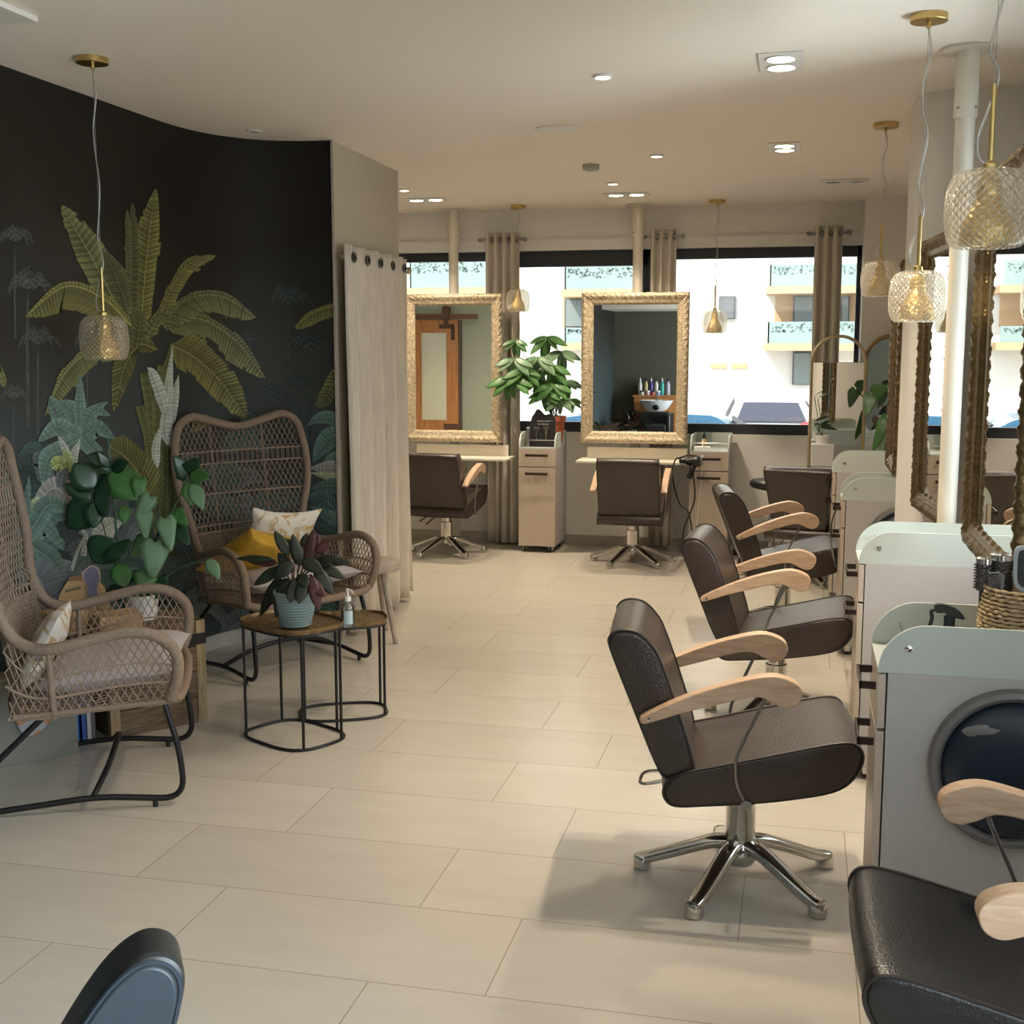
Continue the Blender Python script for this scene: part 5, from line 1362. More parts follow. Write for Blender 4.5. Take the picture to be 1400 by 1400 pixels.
# the tall climbing plant behind the crate
mpot = at_z(196, 846, chh); mp = V(mpot.x, mpot.y, chh)
t = thing('flower_pot', 'white pot on the crate, half hidden by the wicker arm', 'pot', mp)
MB().lathe([(.055, 0), (.06, .003), (.072, .11), (.075, .115), (.070, .115), (.06, .09), (1e-6, .088)], 32).build('body', M['porcelain'], t)
MB().lathe([(.066, .098), (1e-6, .102)], 20).build('soil', M['soil'], t)
mo = thing('climbing_plant', 'tall split-leaf climbing plant with dark glossy leaves before the mural', 'plant', mp)
def mleaf3(a, b, w, mt, dy=0.0, **kw):
    A = at_y(a[0], a[1], mp.y + dy) - mp; B = at_y(b[0], b[1], mp.y + dy) - mp + V(0, kw.pop('ty', -.04), 0)
    one_leaf('leaf', M[mt], mo, A, B, w, **kw)
CAMN = V(.45, -.85, .3)
for a, b, w, mt, dy, kw in (
    ((126, 683), (86, 700), .001, 'leafdark', 0, {}),
    ((131, 668), (108, 632), .14, 'leafdark', -.02, dict(shape='oval')), ((126, 682), (95, 660), .08, 'leafdark', -.02, dict(shape='oval')),
    ((128, 678), (158, 672), .20, 'leafdark', -.03, dict(shape='oval')), ((130, 684), (135, 720), .09, 'leafdark', -.03, dict(shape='oval')), ((126, 684), (100, 722), .15, 'leafdark', -.03, dict(shape='oval')),
    ((148, 632), (124, 622), .08, 'leafdark', .02, dict(shape='lance')), ((152, 640), (182, 630), .07, 'leafdark', .02, dict(shape='lance')), ((152, 642), (194, 680), .16, 'leafmid', .02, dict(shape='oval')),
    ((148, 645), (140, 668), .08, 'leafmid', .02, dict(shape='oval')), ((150, 640), (140, 616), .05, 'leafdark', .0, dict(shape='lance')),
    ((152, 735), (134, 768), .16, 'leafdark', -.06, dict(shape='oval')), ((156, 742), (176, 758), .13, 'leafdark', -.06, dict(shape='oval')),
    ((160, 770), (178, 800), .10, 'leafmid', -.04, dict(shape='oval')), ((150, 800), (176, 818), .09, 'leafdark', .02, dict(shape='lance')),
    ((196, 700), (206, 735), .09, 'leafpale', -.02, dict(shape='heart')), ((205, 680), (192, 712), .09, 'leafpale', .0, dict(shape='heart')), ((226, 710), (240, 752), .10, 'leafpale', -.04, dict(shape='heart')),
    ((236, 716), (264, 742), .12, 'leafdark', .0, dict(shape='heart')), ((238, 700), (262, 716), .09, 'leafmid', .02, dict(shape='heart')), ((212, 742), (214, 790), .15, 'leafpale', -.05, dict(shape='heart')),
    ((200, 784), (196, 812), .12, 'leafmid', -.03, dict(shape='heart')), ((218, 790), (234, 806), .08, 'leafdark', 0, dict(shape='heart')), ((284, 764), (306, 790), .06, 'leafpale', -.06, dict(shape='lance')),
    ((256, 650), (244, 622), .10, 'leafdark', .0, dict(shape='heart')), ((258, 648), (276, 626), .11, 'leafdark', .0, dict(shape='heart')), ((258, 652), (292, 648), .07, 'leafmid', -.02, dict(shape='lance')), ((262, 660), (284, 696), .07, 'leafpale', -.02, dict(shape='lance')), ((256, 658), (268, 690), .07, 'leafmid', -.02, dict(shape='lance')),
    ((190, 655), (196, 690), .08, 'leafmid', .02, dict(shape='heart')), ((180, 780), (168, 806), .09, 'leafdark', -.02, dict(shape='heart')), ((214, 800), (206, 822), .10, 'leafdark', 0, dict(shape='heart')),
    ((198, 735), (186, 760), .08, 'leafmid', 0, dict(shape='heart')), ((226, 730), (216, 748), .07, 'leafdark', 0, dict(shape='heart')), ((170, 690), (176, 715), .06, 'leafmid', 0, dict(shape='lance'))):
    if w < .01: continue
    mleaf3(a, b, w, mt, dy, up=CAMN, seed=int(a[0]), n=9, droop=.10, **kw)
sm = MB()
P_ = lambda x, y, dy=0.0: at_y(x, y, mp.y + dy) - mp
for q in ([(190, 838), (170, 790), (160, 740), (155, 690), (150, 640)], [(192, 838), (176, 780), (158, 735)], [(194, 838), (160, 780), (140, 715), (130, 680)], [(196, 838), (200, 780), (215, 735), (240, 690), (258, 655)], [(198, 838), (215, 800), (250, 775), (284, 764)], [(196, 838), (205, 760), (205, 690)], [(196, 838), (215, 770), (232, 715)]):
    sm.tube(crv([P_(x, y) for x, y in q], 6), .0035, 6)
sm.build('stems', M['stemgreen'], mo)
MB().tube([P_(170, 836, .02), P_(146, 580, .02)], .0035, 6).build('plant_stake', M['stemblue'], mo)

# ================================================================== ON THE BACK TROLLEYS
TZ = .867
# scissors stand, tool holder, plant
t = thing('scissors_display', 'black scissors display stand with small white lettering on the beige trolley', 'display stand', (-2.07, 9.90, TZ))
pl2 = crv([(-.105, 0, 0), (.105, 0, 0), (.112, .12, 0), (.108, .235, 0), (.06, .270, 0), (.02, .262, 0), (-.02, .30, 0), (-.05, .305, 0), (-.07, .270, 0), (-.095, .22, 0)], 3, True)
MB().prism([(p.x, max(0, p.y)) for p in pl2], lambda x, z: (x, .012 + .12 * z, z), lambda x, z: (x, .024 + .12 * z, z)).build('board', M['black'], t)
def glyphs(m, text_w, n, x0, z, h, y, slope=.12, rnd=random.Random(5)):
    for k in range(n):
        x = x0 + text_w * k / n
        if rnd.random() < .12: continue
        yy = y + slope * z - .0012
        if k % 3 == 0: m.tube([(x, yy, z), (x, yy, z + h)], .0008, 4)
        elif k % 3 == 1: m.tube([(x + .4 * h * math.cos(a), yy, z + .5 * h + .45 * h * math.sin(a)) for a in [j / 8 * 2 * PI for j in range(8)]], .0008, 4, closed=True)
        else: m.tube([(x, yy, z), (x + h * .3, yy, z + h), (x + h * .6, yy, z)], .0008, 4)
m = MB(); glyphs(m, .13, 13, -.040, .205, .013, .012); glyphs(m, .10, 14, -.036, .182, .009, .012)
m.build('lettering', M['paper'], t)
def scissors_mesh(cx_, z, s=1.0, y=.006):
    m = MB(); f = lambda x, q: (cx_ + x * s, y + .12 * (z + q * s) - .002, z + q * s)
    m.tube([f(-.004, -.06), f(.002, .0), f(.008, .05)], [.0012, .004, .003], 5).tube([f(.004, -.06), f(-.002, .0), f(-.008, .05)], [.0012, .004, .003], 5)
    for sx in (-1, 1): m.tube([f(sx * (.013) + .010 * math.cos(a), .064 + .013 * math.sin(a)) for a in [j / 12 * 2 * PI for j in range(12)]], .0022, 5, closed=True)
    return m
for i, (x, lb) in enumerate(((-.045, 'steel scissors hanging at the left of the black display'), (.035, 'steel scissors hanging in the middle of the black display'))):
    o = thing('scissors', lb, 'scissors', (-2.07, 9.90, TZ), 0, 'scissors on the display')
    scissors_mesh(x, .095 + .01 * i, .9).build('blades_and_bows', M['chrome'], o)
t = thing('clipper', 'silver hair clipper standing left of the black display', 'hair clipper', (-2.185, 9.88, TZ))
MB().tube([(0, 0, .002), (.002, 0, .06), (.006, 0, .12), (.012, 0, .15)], [.020, .024, .020, .014], 14).build('body', M['steel'], t)
MB().bb(-.004, .026, -.014, .014, .148, .162).build('blade', M['chrome'], t)
t = thing('comb_jar', 'dark jar behind the hair clipper on the beige trolley', 'jar', (-2.150, 9.98, TZ))
MB().lathe([(.03, 0), (.03, .13), (.026, .135), (1e-6, .135)], 20).build('body', M['greyplastic'], t)
MB().lathe([(.031, .13), (.031, .16), (1e-6, .162)], 20).build('lid', M['champagne'], t)
ptp = V(-2.00, 10.10, TZ)
t = thing('flower_pot', 'terracotta pot of the leafy plant at the back window', 'pot', ptp)
MB().lathe([(.06, 0), (.065, .004), (.085, .20), (.098, .202), (.100, .245), (.092, .245), (.086, .21), (1e-6, .20)], 30).build('body', M['terracotta'], t)
MB().lathe([(.086, .222), (1e-6, .226)], 20).build('soil', M['soil'], t)
pk = thing('money_tree', 'leafy plant with finger-like leaves against the bright back window', 'plant', ptp)
PY = 10.08
rnd = random.Random(3)
hubs = [((735, 488), .22, -.04), ((718, 505), .21, -.05), ((755, 500), .22, -.02), ((703, 490), .20, -.05), ((700, 515), .22, -.06), ((748, 460), .20, .0), ((768, 480), .20, .02), ((757, 525), .20, -.06), ((735, 520), .2, -.03), ((775, 520), .17, .02), ((705, 465), .15, -.03), ((782, 545), .14, .0), ((766, 545), .16, -.06), ((728, 500), .2, .02), ((745, 535), .17, -.05)]
sm = MB()
base = V(0, 0, .215)
for i, ((x, y), r, dy) in enumerate(hubs):
    if x < 722: dy = -.17
    h = at_y(x, y, PY + dy) - ptp
    if h.y > .07: h.y = .07
    sm.tube(crv([base + V(rnd.uniform(-.02, .02), 0, 0), base + (h - base) * .5 + V(0, 0, .05), h], 6), .0035, 5)
    nl = 6
    m = MB()
    for k in range(nl):
        a = PI * (-.95 + 1.9 * k / (nl - 1)) + rnd.uniform(-.2, .2) + PI / 2 * 0
        d = V(math.sin(a) * .85, -.30 + .25 * math.cos(a * 2), -.25 + .55 * math.cos(a) - .38)
        d.normalize()
        L_ = r * rnd.uniform(.75, 1.1)
        tip = h + d * L_
        if tip.y + ptp.y > 10.22: tip.y = 10.22 - ptp.y
        leaf_into(m, h, tip, L_ * .34, up=V(0, -.9, .45), droop=.22, shape='oval', seed=i * 9 + k, n=8)
    m.build('leaf_cluster', M['leafmid'] if i % 3 else M['leafpale'], pk, angle=180, fixn=False, solid=.001)
sm.build('stems', M['stemgreen'], pk)
# right-hand back trolley
t = thing('dropper_bottle', 'small amber bottle with a black pump on the right back trolley', 'bottle', (-.745, 9.95, TZ))
MB().lathe([(.022, 0), (.024, .004), (.024, .07), (.012, .085), (.011, .09)], 22).build('body', mat('amber_oil', (.45, .32, .12), .2), t)
MB().lathe([(.013, .088), (.013, .125), (.006, .127), (.005, .150), (1e-6, .151)], 16).tube([(0, 0, .148), (-.02, -.008, .148)], .004, 6).build('pump', M['black'], t)
t = thing('paper_stack', 'stack of white papers on the right back trolley', 'papers', (-.74, 9.87, TZ), .1)
MB().bb(-.08, .05, -.06, .05, 0, .030).build('sheets', M['paper'], t)

# ---- hair dryer on the end of the middle shelf, with its cable
hp = at_y(947, 632, 9.72)
t = thing('hair_dryer', 'black hair dryer hanging at the right end of the middle shelf', 'hair dryer', hp)
MB().tube([(-.105, 0, .012), (-.06, 0, .012), (-.035, 0, .005), (.01, 0, .004), (.045, 0, .010), (.060, 0, .012)], [.019, .022, .030, .044, .046, .036], 18).build('barrel', M['black'], t)
MB().tube([(.005, 0, -.02), (-.008, 0, -.08), (-.030, 0, -.125)], [.022, .020, .024], 14).build('grip', M['black'], t)
MB().tube([(.060, 0, .012), (.072, 0, .012)], [.040, .036], 18).build('rear_grille', M['greyplastic'], t)
MB().tube(crv([(-.11, 0, .03), (-.04, .01, .052), (.03, 0, .05)], 5), .006, 8).build('hanging_loop', M['black'], t)
rg = MB().tube([(.012 + .05 * math.cos(a) * .3, .05 * math.cos(a), -.035 + .02 * math.sin(a)) for a in [i / 16 * 2 * PI for i in range(16)]], .004, 6, closed=True).build('holder_ring', M['steel'], t)
def cable(name, label, pts, r, mt, Ys=None):
    m = MB().tube(crv(pts, 8), r, 7)
    o = m.build(name, mt, None); return tag(o, label, 'cable')
cy_ = lambda px, py, Y: at_y(px, py, Y)
cable('dryer_cable', 'black cable looping from the hair dryer to the floor', [cy_(948, 648, 9.70), cy_(950, 680, 9.70), cy_(944, 700, 9.70), cy_(936, 720, 9.70), cy_(934, 735, 9.72), cy_(938, 762, 9.72), cy_(943, 750, 9.74), cy_(947, 735, 9.72), cy_(941, 700, 9.72), cy_(930, 690, 9.72), cy_(923, 670, 9.72), cy_(919, 645, 9.70), cy_(924, 628, 9.68), cy_(931, 627, 9.69)], .006, M['black'])
cable('white_cable', 'white cable hanging down the left side of the right back trolley', [cy_(961, 600, 9.86), cy_(960, 632, 9.76), cy_(959, 660, 9.76), cy_(955, 690, 9.76), cy_(953, 715, 9.76), cy_(951, 728, 9.78), at_z(947, 748)], .004, M['whitepl'])
cable('black_cable', 'thin black cable hanging at the drawers of the trolley behind the third chair', [at_x(1147, 695, .19), at_x(1142, 700, .185), at_x(1137, 715, .180), at_x(1136, 740, .180), at_x(1139, 760, .180), at_x(1142, 775, .19)], .005, M['black'])

# ---- black saddle stool and floor clutter near the right back corner
sp_ = at_z(1057, 742)
t = thing('work_stool', 'small black round work stool behind the third brown chair', 'stool', (at_y(1055, 680, 9.72).x, 9.72, 0))
MB().lathe([(1e-6, .57), (.05, .572), (.155, .60), (.17, .615), (.17, .645), (.155, .66), (1e-6, .665)], 32).build('seat', M['black'], t)
MB().lathe([(.02, .10), (.02, .35), (.014, .36), (.014, .57)], 16).build('gas_column', M['chrome'], t)
hub = MB().lathe([(.04, .06), (.04, .10), (.02, .12)], 16).build('base', M['black'], t)
for k in range(5):
    a = 2 * PI * k / 5 + .3
    MB().tube([(0, 0, .085), (.22 * math.cos(a), .22 * math.sin(a), .055)], [.016, .011], 8).lathe([(1e-6, 0), (.018, .004), (.02, .025), (.014, .05), (1e-6, .052)], 12, (.22 * math.cos(a), .22 * math.sin(a), 0)).build('leg', M['black'], hub)
fp = at_z(1020, 758)
t = thing('floor_bag', 'black bag on the floor beside the right back trolley', 'bag', (fp.x - .02, fp.y + .05, 0))
MB().grid(lambda u, v: ((.09 - .03 * v) * math.copysign(abs(math.cos(2 * PI * u)) ** .6, math.cos(2 * PI * u)), (.13 - .05 * v) * math.copysign(abs(math.sin(2 * PI * u)) ** .6, math.sin(2 * PI * u)), .20 * v), 24, 4, cu=True).bb(-.055, .055, -.075, .075, .19, .2).build('body', M['black'], t)
MB().tube(crv([(-.03, -.05, .19), (-.03, -.04, .25), (-.03, .04, .25), (-.03, .05, .19)], 6), .006, 6).build('strap', M['greyplastic'], t)

# ================================================================== ARCHED MIRROR SCREEN, PLANTS BY IT
def arch_path(w, h, z0=0.0, n=16):
    r = w / 2
    return [V(-r, 0, z0)] + [V(-r * math.cos(a), 0, h - r + r * math.sin(a)) for a in [i / n * PI for i in range(n + 1)]] + [V(r, 0, z0)]
def arched(label, px, Y, w, h, rz, fr, mt, glass_top, tube_r):
    x = at_y(px, 470, Y).x
    t = thing('arched_mirror', label, 'mirror', (x, Y, 0), rz, 'arched standing mirrors')
    MB().tube(arch_path(w, h, .01), tube_r, 10, flat=1.3).tube([(-w / 2, 0, .05), (w / 2, 0, .05)], tube_r * .8, 8).build('frame', mt, t, angle=60)
    if glass_top:
        MB().bb(-w / 2 + tube_r * .5, w / 2 - tube_r * .5, -.004, .004, .06, glass_top).build('mirror_glass', M['mirror'], t, smooth=False)
        MB().tube([(-w / 2, 0, glass_top), (w / 2, 0, glass_top)], .004, 6).build('top_bar', mt, t)
    else:
        pth = [(p.x * .98, p.z) for p in arch_path(w, h - .01, .06)]
        MB().prism(pth, lambda a, z: (a, -.003, z), lambda a, z: (a, .005, z)).build('mirror_glass', M['mirror'], t, smooth=False)
    for s_ in (-1, 1): MB().bb(s_ * w / 2 - .012, s_ * w / 2 + .012, -.14, .14, 0, .018).build('foot', mt, t, bevel=.003)
    return t
M['bronze'] = mat('aged_bronze', (.30, .19, .09), .35, .9)
M['palegold'] = mat('pale_gold_metal', (.58, .45, .28), .35, .85)
arched('pale gold arched mirror with an open top before the last window', 1147.5, 9.70, .396, 1.765, math.radians(3.2), 0, M['palegold'], 1.565, .012)
arched('bronze arched mirror beside the furthest gold scalloped mirror', 1220, 9.72, .384, 1.765, math.radians(-7), 0, M['bronze'], None, .016)
q = at_y(1125, 590, 9.48)
t = thing('plant_pedestal', 'white square pedestal behind the far brown chair', 'pedestal', (q.x, 9.50, 0))
MB().bb(-.075, .075, -.075, .075, 0, .80).build('column', M['porcelain'], t, bevel=.003)
MB().bb(-.082, .082, -.082, .082, .80, .965).build('cap', M['porcelain'], t, bevel=.003)
ps = thing('potted_plant', 'long narrow dark leaf plant on the white pedestal', 'plant', (q.x, 9.50, .966))
for a, b, w, nm in (((1118, 584), (1144, 584), .05, 'leafdark'), ((1118, 580), (1138, 572), .05, 'leafdark'), ((1120, 582), (1130, 570), .04, 'leafmid'), ((1118, 545), (1131, 535), .03, 'leafpale')):
    one_leaf('leaf', M[nm], ps, at_y(a[0], a[1], 9.50) - V(q.x, 9.50, .966), at_y(b[0], b[1], 9.44) - V(q.x, 9.50, .966), w, droop=.25, seed=int(b[0]), up=V(0, -.5, .8))
MB().lathe([(.045, 0), (.055, .06), (.05, .06), (1e-6, .05)], 20).build('pot', M['porcelain'], ps)
MB().tube([(0, 0, .05), at_y(1118, 582, 9.50) - V(q.x, 9.50, .966)], .004, 6).tube(crv([(0, 0, .05), (-.01, 0, .15), at_y(1118, 545, 9.50) - V(q.x, 9.50, .966)], 5), .003, 6).build('stems', M['stemgreen'], ps)
# broad-leaved plant in front of the bronze mirror
o0 = V(at_y(1222, 620, 9.2).x + .03, 9.15, 0)
t = thing('broad_leaf_plant', 'large-leaved green plant growing before the bronze arched mirror', 'plant', o0)
MB().lathe([(.09, 0), (.10, .01), (.12, .62), (.112, .62), (.10, .55), (1e-6, .55)], 28).build('pot', M['porcelain'], t)
for a, b, w, nm in (((1192, 540), (1184, 568), .13, 'leafpale'), ((1194, 538), (1214, 528), .14, 'leafmid'), ((1212, 572), (1192, 618), .11, 'leafmid'), ((1214, 575), (1202, 620), .08, 'leafpale'), ((1218, 600), (1210, 622), .08, 'leafdark')):
    one_leaf('leaf', M[nm], t, at_y(a[0], a[1], 9.12) - o0, at_y(b[0], b[1], 9.06) - o0, w, droop=.15, shape='heart', seed=int(a[1]), up=V(-.2, -.9, .3))
m = MB()
for a in ((1193, 539), (1213, 573), (1218, 600)):
    e = at_y(a[0], a[1], 9.12) - o0; m.tube(crv([(0, 0, .55), (0, .01, .8), V(.02, 0, (.8 + e.z) / 2), e], 6), .005, 6)
m.build('stems', M['stembrown'], t)

# ================================================================== ON THE NEAREST RIGHT TROLLEY
q = at_z(1297, 905, .867)
sx, sy = at_x(1300, 868, .40).x, 3.36
q = at_y(1298, 850, 3.36)
t = thing('spray_bottle', 'black trigger spray bottle standing in the nearest trolley tray', 'spray bottle', (q.x, 3.36, .867))
HZ = q.z - .867
MB().lathe([(.028, 0), (.030, .004), (.030, .03), (.018, max(.05, HZ - .02)), (.012, HZ)], 22).build('body', M['black'], t)
MB().lathe([(.0145, HZ - .005), (.0145, HZ + .016), (1e-6, HZ + .017)], 20).build('collar', M['navy'], t)
k = HZ
hd = crv([(.036, k + .010, 0), (.032, k + .022, 0), (.012, k + .038, 0), (-.012, k + .046, 0), (-.036, k + .046, 0), (-.040, k + .036, 0), (-.034, k + .024, 0), (-.010, k + .024, 0), (-.008, k + .016, 0), (.014, k + .012, 0)], 4, True)
MB().prism([(p.x, p.y) for p in hd], lambda x, z: (x, -.011, z), lambda x, z: (x, .011, z)).build('head', M['black'], t, bevel=.003)
MB().tube(crv([(-.030, 0, k + .034), (-.046, 0, k + .026), (-.044, 0, k + .008), (-.050, 0, k - .018)], 6), [.005] * 18 + [.004], 8).build('trigger', M['black'], t)
# plaited basket with brushes
bq = at_y(1341, 830, 3.36)
bx, by = bq.x + .108, 3.345
t = thing('seagrass_basket', 'plaited seagrass basket full of hair brushes on the nearest trolley', 'basket', (bx, by, .867))
bh = at_y(1375, 812, 3.28).z - .867
m = MB()
nr = 19
for i in range(nr):
    z = .006 + bh * i / (nr - 1); r = .098 + .012 * math.sin(PI * i / (nr - 1)) + .004 * i / nr
    pts, rad = [], []
    for k_ in range(96):
        a = 2 * PI * k_ / 96
        w_ = .0022 * math.sin(a * 24 + (PI if i % 2 else 0))
        pts.append(V((r + w_) * math.cos(a), (r + w_) * math.sin(a), z + .0012 * math.cos(a * 24 + i))); rad.append(.0047 + .0011 * math.sin(a * 24 + i * 1.7))
    m.tube(pts, rad, 6, closed=True)
m.build('plaited_side', M['rope'], t, angle=180)
MB().lathe([(.095, .002), (.095, .008), (1e-6, .008)], 30).build('base', M['rope'], t)
def round_brush(label, px, py, Y, r, head_col='chrome'):
    q = at_y(px, py, Y)
    t = thing('round_brush', label, 'hair brush', (q.x, Y, .880), 0, 'round hair brushes in the basket')
    h = q.z - .880
    MB().lathe([(r - .003, h - .085), (r, h - .080), (r, h - .014), (r + .001, h - .012)], 28).build('vented_barrel', M['barrel'], t)
    MB().lathe([(r + .001, h - .014), (r + .0015, h), (r - .004, h + .003), (r * .5, h + .001), (1e-6, h - .001)], 28).build('end_cap', M['chrome'], t)
    m = MB()
    for i in range(9):
        for k_ in range(20):
            a = 2 * PI * (k_ + .5 * (i % 2)) / 20; z = h - .078 + i * .0075
            m.tube([(r * .97 * math.cos(a), r * .97 * math.sin(a), z), ((r + .006) * math.cos(a), (r + .006) * math.sin(a), z)], .0009, 4)
    m.build('bristles', M['black'], t)
    MB().lathe([(.010, .0), (.011, h - .09), (.014, h - .085)], 14).build('handle', M['black'], t)
M['barrel'] = mat('vented_metal_barrel', (.16, .15, .15), .35, .8, bump=('vor', 150, 1.0))
round_brush('brown-lit round brush at the left rim of the seagrass basket', 1347, 763, 3.36, .0215)
round_brush('wider round brush with a silver cap in the middle of the basket', 1369, 758, 3.37, .0265)
t = thing('wood_handled_brush', 'small brush with a bright metal tip between round brush and paddle', 'hair brush', (at_y(1387, 772, 3.37).x, 3.37, .880))
h = at_y(1387, 772, 3.37).z - .88
MB().lathe([(.008, 0), (.009, h - .03), (.011, h - .012)], 14).build('handle', M['armwood'], t)
MB().lathe([(.011, h - .014), (.012, h - .004), (.006, h + .004), (1e-6, h + .004)], 16).build('tip', M['chrome'], t)
c0 = at_y(1351, 822, 3.29); c1 = at_y(1374, 785, 3.29)
t = thing('wide_comb', 'dark wide-toothed comb leaning in the front of the basket', 'comb', (c0.x, 3.30, .885))
hh = c1.z - .885; ww = c1.x - c0.x
m = MB().bb(ww - .007, ww, -.002, .002, 0, hh - .004).tube(crv([(0, 0, hh), (ww * .6, 0, hh), (ww - .003, 0, hh - .008)], 5), .0022, 6)
m.build('spine', mat('grey_comb_plastic', (.16, .17, .18), .35), t)
m = MB()
for i in range(15): m.tube([(0, 0, hh - .004 - i * .0042), (ww - .004, 0, hh - .008 - i * .0042)], .0011, 5)
m.build('teeth', M['greyplastic'], t)
p0 = at_y(1389, 746, 3.30)
t = thing('paddle_brush', 'large grey paddle brush cut by the right picture edge', 'hair brush', (p0.x + .030, 3.30, .885))
hh = p0.z - .885
pr_ = [(p.x, p.y) for p in crv([(-.030, hh - .10, 0), (-.0335, hh - .05, 0), (-.032, hh - .012, 0), (-.018, hh, 0), (.018, hh, 0), (.032, hh - .012, 0), (.0335, hh - .05, 0), (.030, hh - .10, 0), (.012, hh - .118, 0), (-.012, hh - .118, 0)], 4, True)]
MB().prism(pr_, lambda x, z: (x, -.004, z), lambda x, z: (x, .006, z)).build('paddle', mat('silver_grey_plastic', (.36, .40, .43), .35), t, bevel=.002)
MB().prism([(x * .72, hh - .052 + (z - hh + .052) * .82) for x, z in pr_], lambda x, z: (x, -.0055, z), lambda x, z: (x, -.0035, z)).build('cushion_pad', M['black'], t)
m = MB()
for i in range(10):
    for k_ in range(7):
        x = -.020 + .040 * k_ / 6; z = hh - .092 + .0085 * i
        m.tube([(x, -.005, z), (x, -.014, z)], .0008, 4)
m.build('pins', M['black'], t)
MB().bb(-.009, .009, -.003, .005, 0, hh - .112).build('handle', M['black'], t, bevel=.002)
for i, (px, Y, lb) in enumerate(((1379, 3.32, 'black brush head in the shadow between comb and paddle brush'),)):
    q = at_y(px, 792, Y)
    t = thing('vent_brush', lb, 'hair brush', (q.x, Y + .03, .885))
    MB().bb(-.016, .016, -.004, .006, .02, q.z - .885).build('head', M['black'], t, bevel=.003)
    m = MB()
    for a in range(8):
        for b in range(4): m.tube([(-.012 + .008 * b, -.004, .06 + a * .008), (-.012 + .008 * b, -.016, .06 + a * .008)], .0009, 4)
    m.build('pins', M['black'], t)
q = at_z(1152, 890)

# ================================================================== SEEN IN THE BACK MIRRORS
# sliding door on the sage wall (its image is in the left champagne mirror)
def refl(px, py, Yw=7.89, Ym=9.988):
    p = at_y(px, py, 2 * Ym - Yw); return V(p.x, Yw, p.z)
d0, d1 = refl(560, 437), refl(627, 437)
ztop = d1.z
M['pine'] = wood('orange_varnished_pine', (.56, .25, .085), (.42, .17, .05), .45, 4, (14, 14, 1.2))
M['rust'] = mat('rusty_iron', (.14, .075, .05), .6, .5, bump=('noise', 60, .4), var=(20, .3))
t = thing('sliding_door', 'orange pine barn door with ribbed glass, hung on an iron rail', 'door', (0, 7.89, 0))
xa, xb = d0.x - .10, d1.x
g0_, g1_ = refl(577, 455), refl(612, 574)
gx0, gx1, gz0, gz1 = g0_.x, g1_.x, g1_.z, g0_.z
m = MB()
m.bb(xa, gx0, 0, .035, .02, ztop).bb(gx1, xb, 0, .035, .02, ztop).bb(gx0, gx1, 0, .035, gz1, ztop).bb(gx0, gx1, 0, .035, .02, gz0)
dr = m.build('door_leaf', M['pine'], t, bevel=.003)
m = MB().grid(lambda u, v: (gx0 + (gx1 - gx0) * u, .020 + .003 * math.sin(u * 8 * PI * 2) * math.sin(v * 26 * PI * 2), gz0 + (gz1 - gz0) * v), 64, 104)
m.build('ribbed_glass', mat('ribbed_cathedral_glass', (.72, .72, .58), .15, spec=.8), t, angle=180)
r0, r1 = refl(540, 433.5), refl(655, 433.5)
MB().bb(r0.x, r1.x, .05, .058, r0.z - .024, r0.z + .024).build('rail', mat('brown_iron_rail', (.17, .085, .05), .55, .4), t, bevel=.002)
w_ = refl(612, 424)
MB().lathe([(1e-6, -.012), (.045, -.012), (.048, 0), (.045, .012), (1e-6, .012)], 24, (w_.x, .055, w_.z), Matrix.Rotation(PI / 2, 3, 'X')).build('roller', M['rust'], t)
a = refl(612, 446)
MB().bb(w_.x - .022, w_.x + .022, .062, .070, a.z, w_.z + .03).bb(refl(602, 446).x, refl(622, 446).x, .036, .044, a.z - .025, a.z + .02).bb(refl(618, 446).x, refl(623, 446).x, .036, .044, refl(620, 465).z, a.z).build('hanger_strap', M['rust'], t, bevel=.002)
a, b = refl(608, 579), refl(627, 587)
MB().bb(a.x, b.x + .03, .036, .042, b.z, a.z).build('corner_plate', M['rust'], t, bevel=.002)
MB().bb(xb, xb + .03, -.002, .030, .02, ztop - .01).build('side_stop', mat('dark_reveal', (.10, .07, .055), .6), t)

# wash unit and bottles against the rear wall (their image is in the middle champagne mirror)
YW = YR + .02
def rw(px, py, Yw=YR + .25, Ym=9.988):
    p = at_y(px, py, 2 * Ym - Yw); return V(p.x, Yw, p.z)
s0_, s1_ = rw(868, 540), rw(930, 540)
t = thing('wash_unit', 'dark wash unit with orange wooden shelf seen in the middle mirror', 'wash unit', ((s0_.x + s1_.x) / 2, YW, 0))
W2 = (s1_.x - s0_.x) / 2
MB().bb(-W2 - .03, W2 + .03, 0, .34, s0_.z - .03, s0_.z).build('shelf', M['pine'], t, bevel=.004)
MB().bb(-W2, W2, 0, .32, .12, s0_.z - .03).build('cabinet', M['pine'], t)
bz0, bz1 = rw(890, 562).z, rw(890, 546).z
m = MB()
m.lathe([(.10, bz0), (.19, bz0 + .06), (.27, bz1 - .01), (.275, bz1), (.255, bz1), (.18, bz0 + .08), (1e-6, bz0 + .05)], 32, (.02, .55, 0), None)
m.v = [V(p.x * 1.05, .55 + (p.y - .55) * .85, p.z) for p in m.v]
m.build('basin', M['porcelain'], t)
MB().ball((.04, .80, (bz0 + bz1) / 2 - .01), .06, 14, 10, (1, .5, .8)).build('neck_rest', M['black'], t)
MB().tube(crv([(.02, .34, bz1 - .02), (.02, .36, bz1 + .06), (.02, .46, bz1 + .05)], 6), .012, 8).build('tap', M['chrome'], t)
ch = thing('wash_chair', 'black backwash chair in front of the white basin, seen in the middle mirror', 'chair', ((s0_.x + s1_.x) / 2, YW + .62, 0))
MB().bb(-.30, .30, .34, .42, .30, .62).build('backrest', M['black_leather'], ch, bevel=.02)
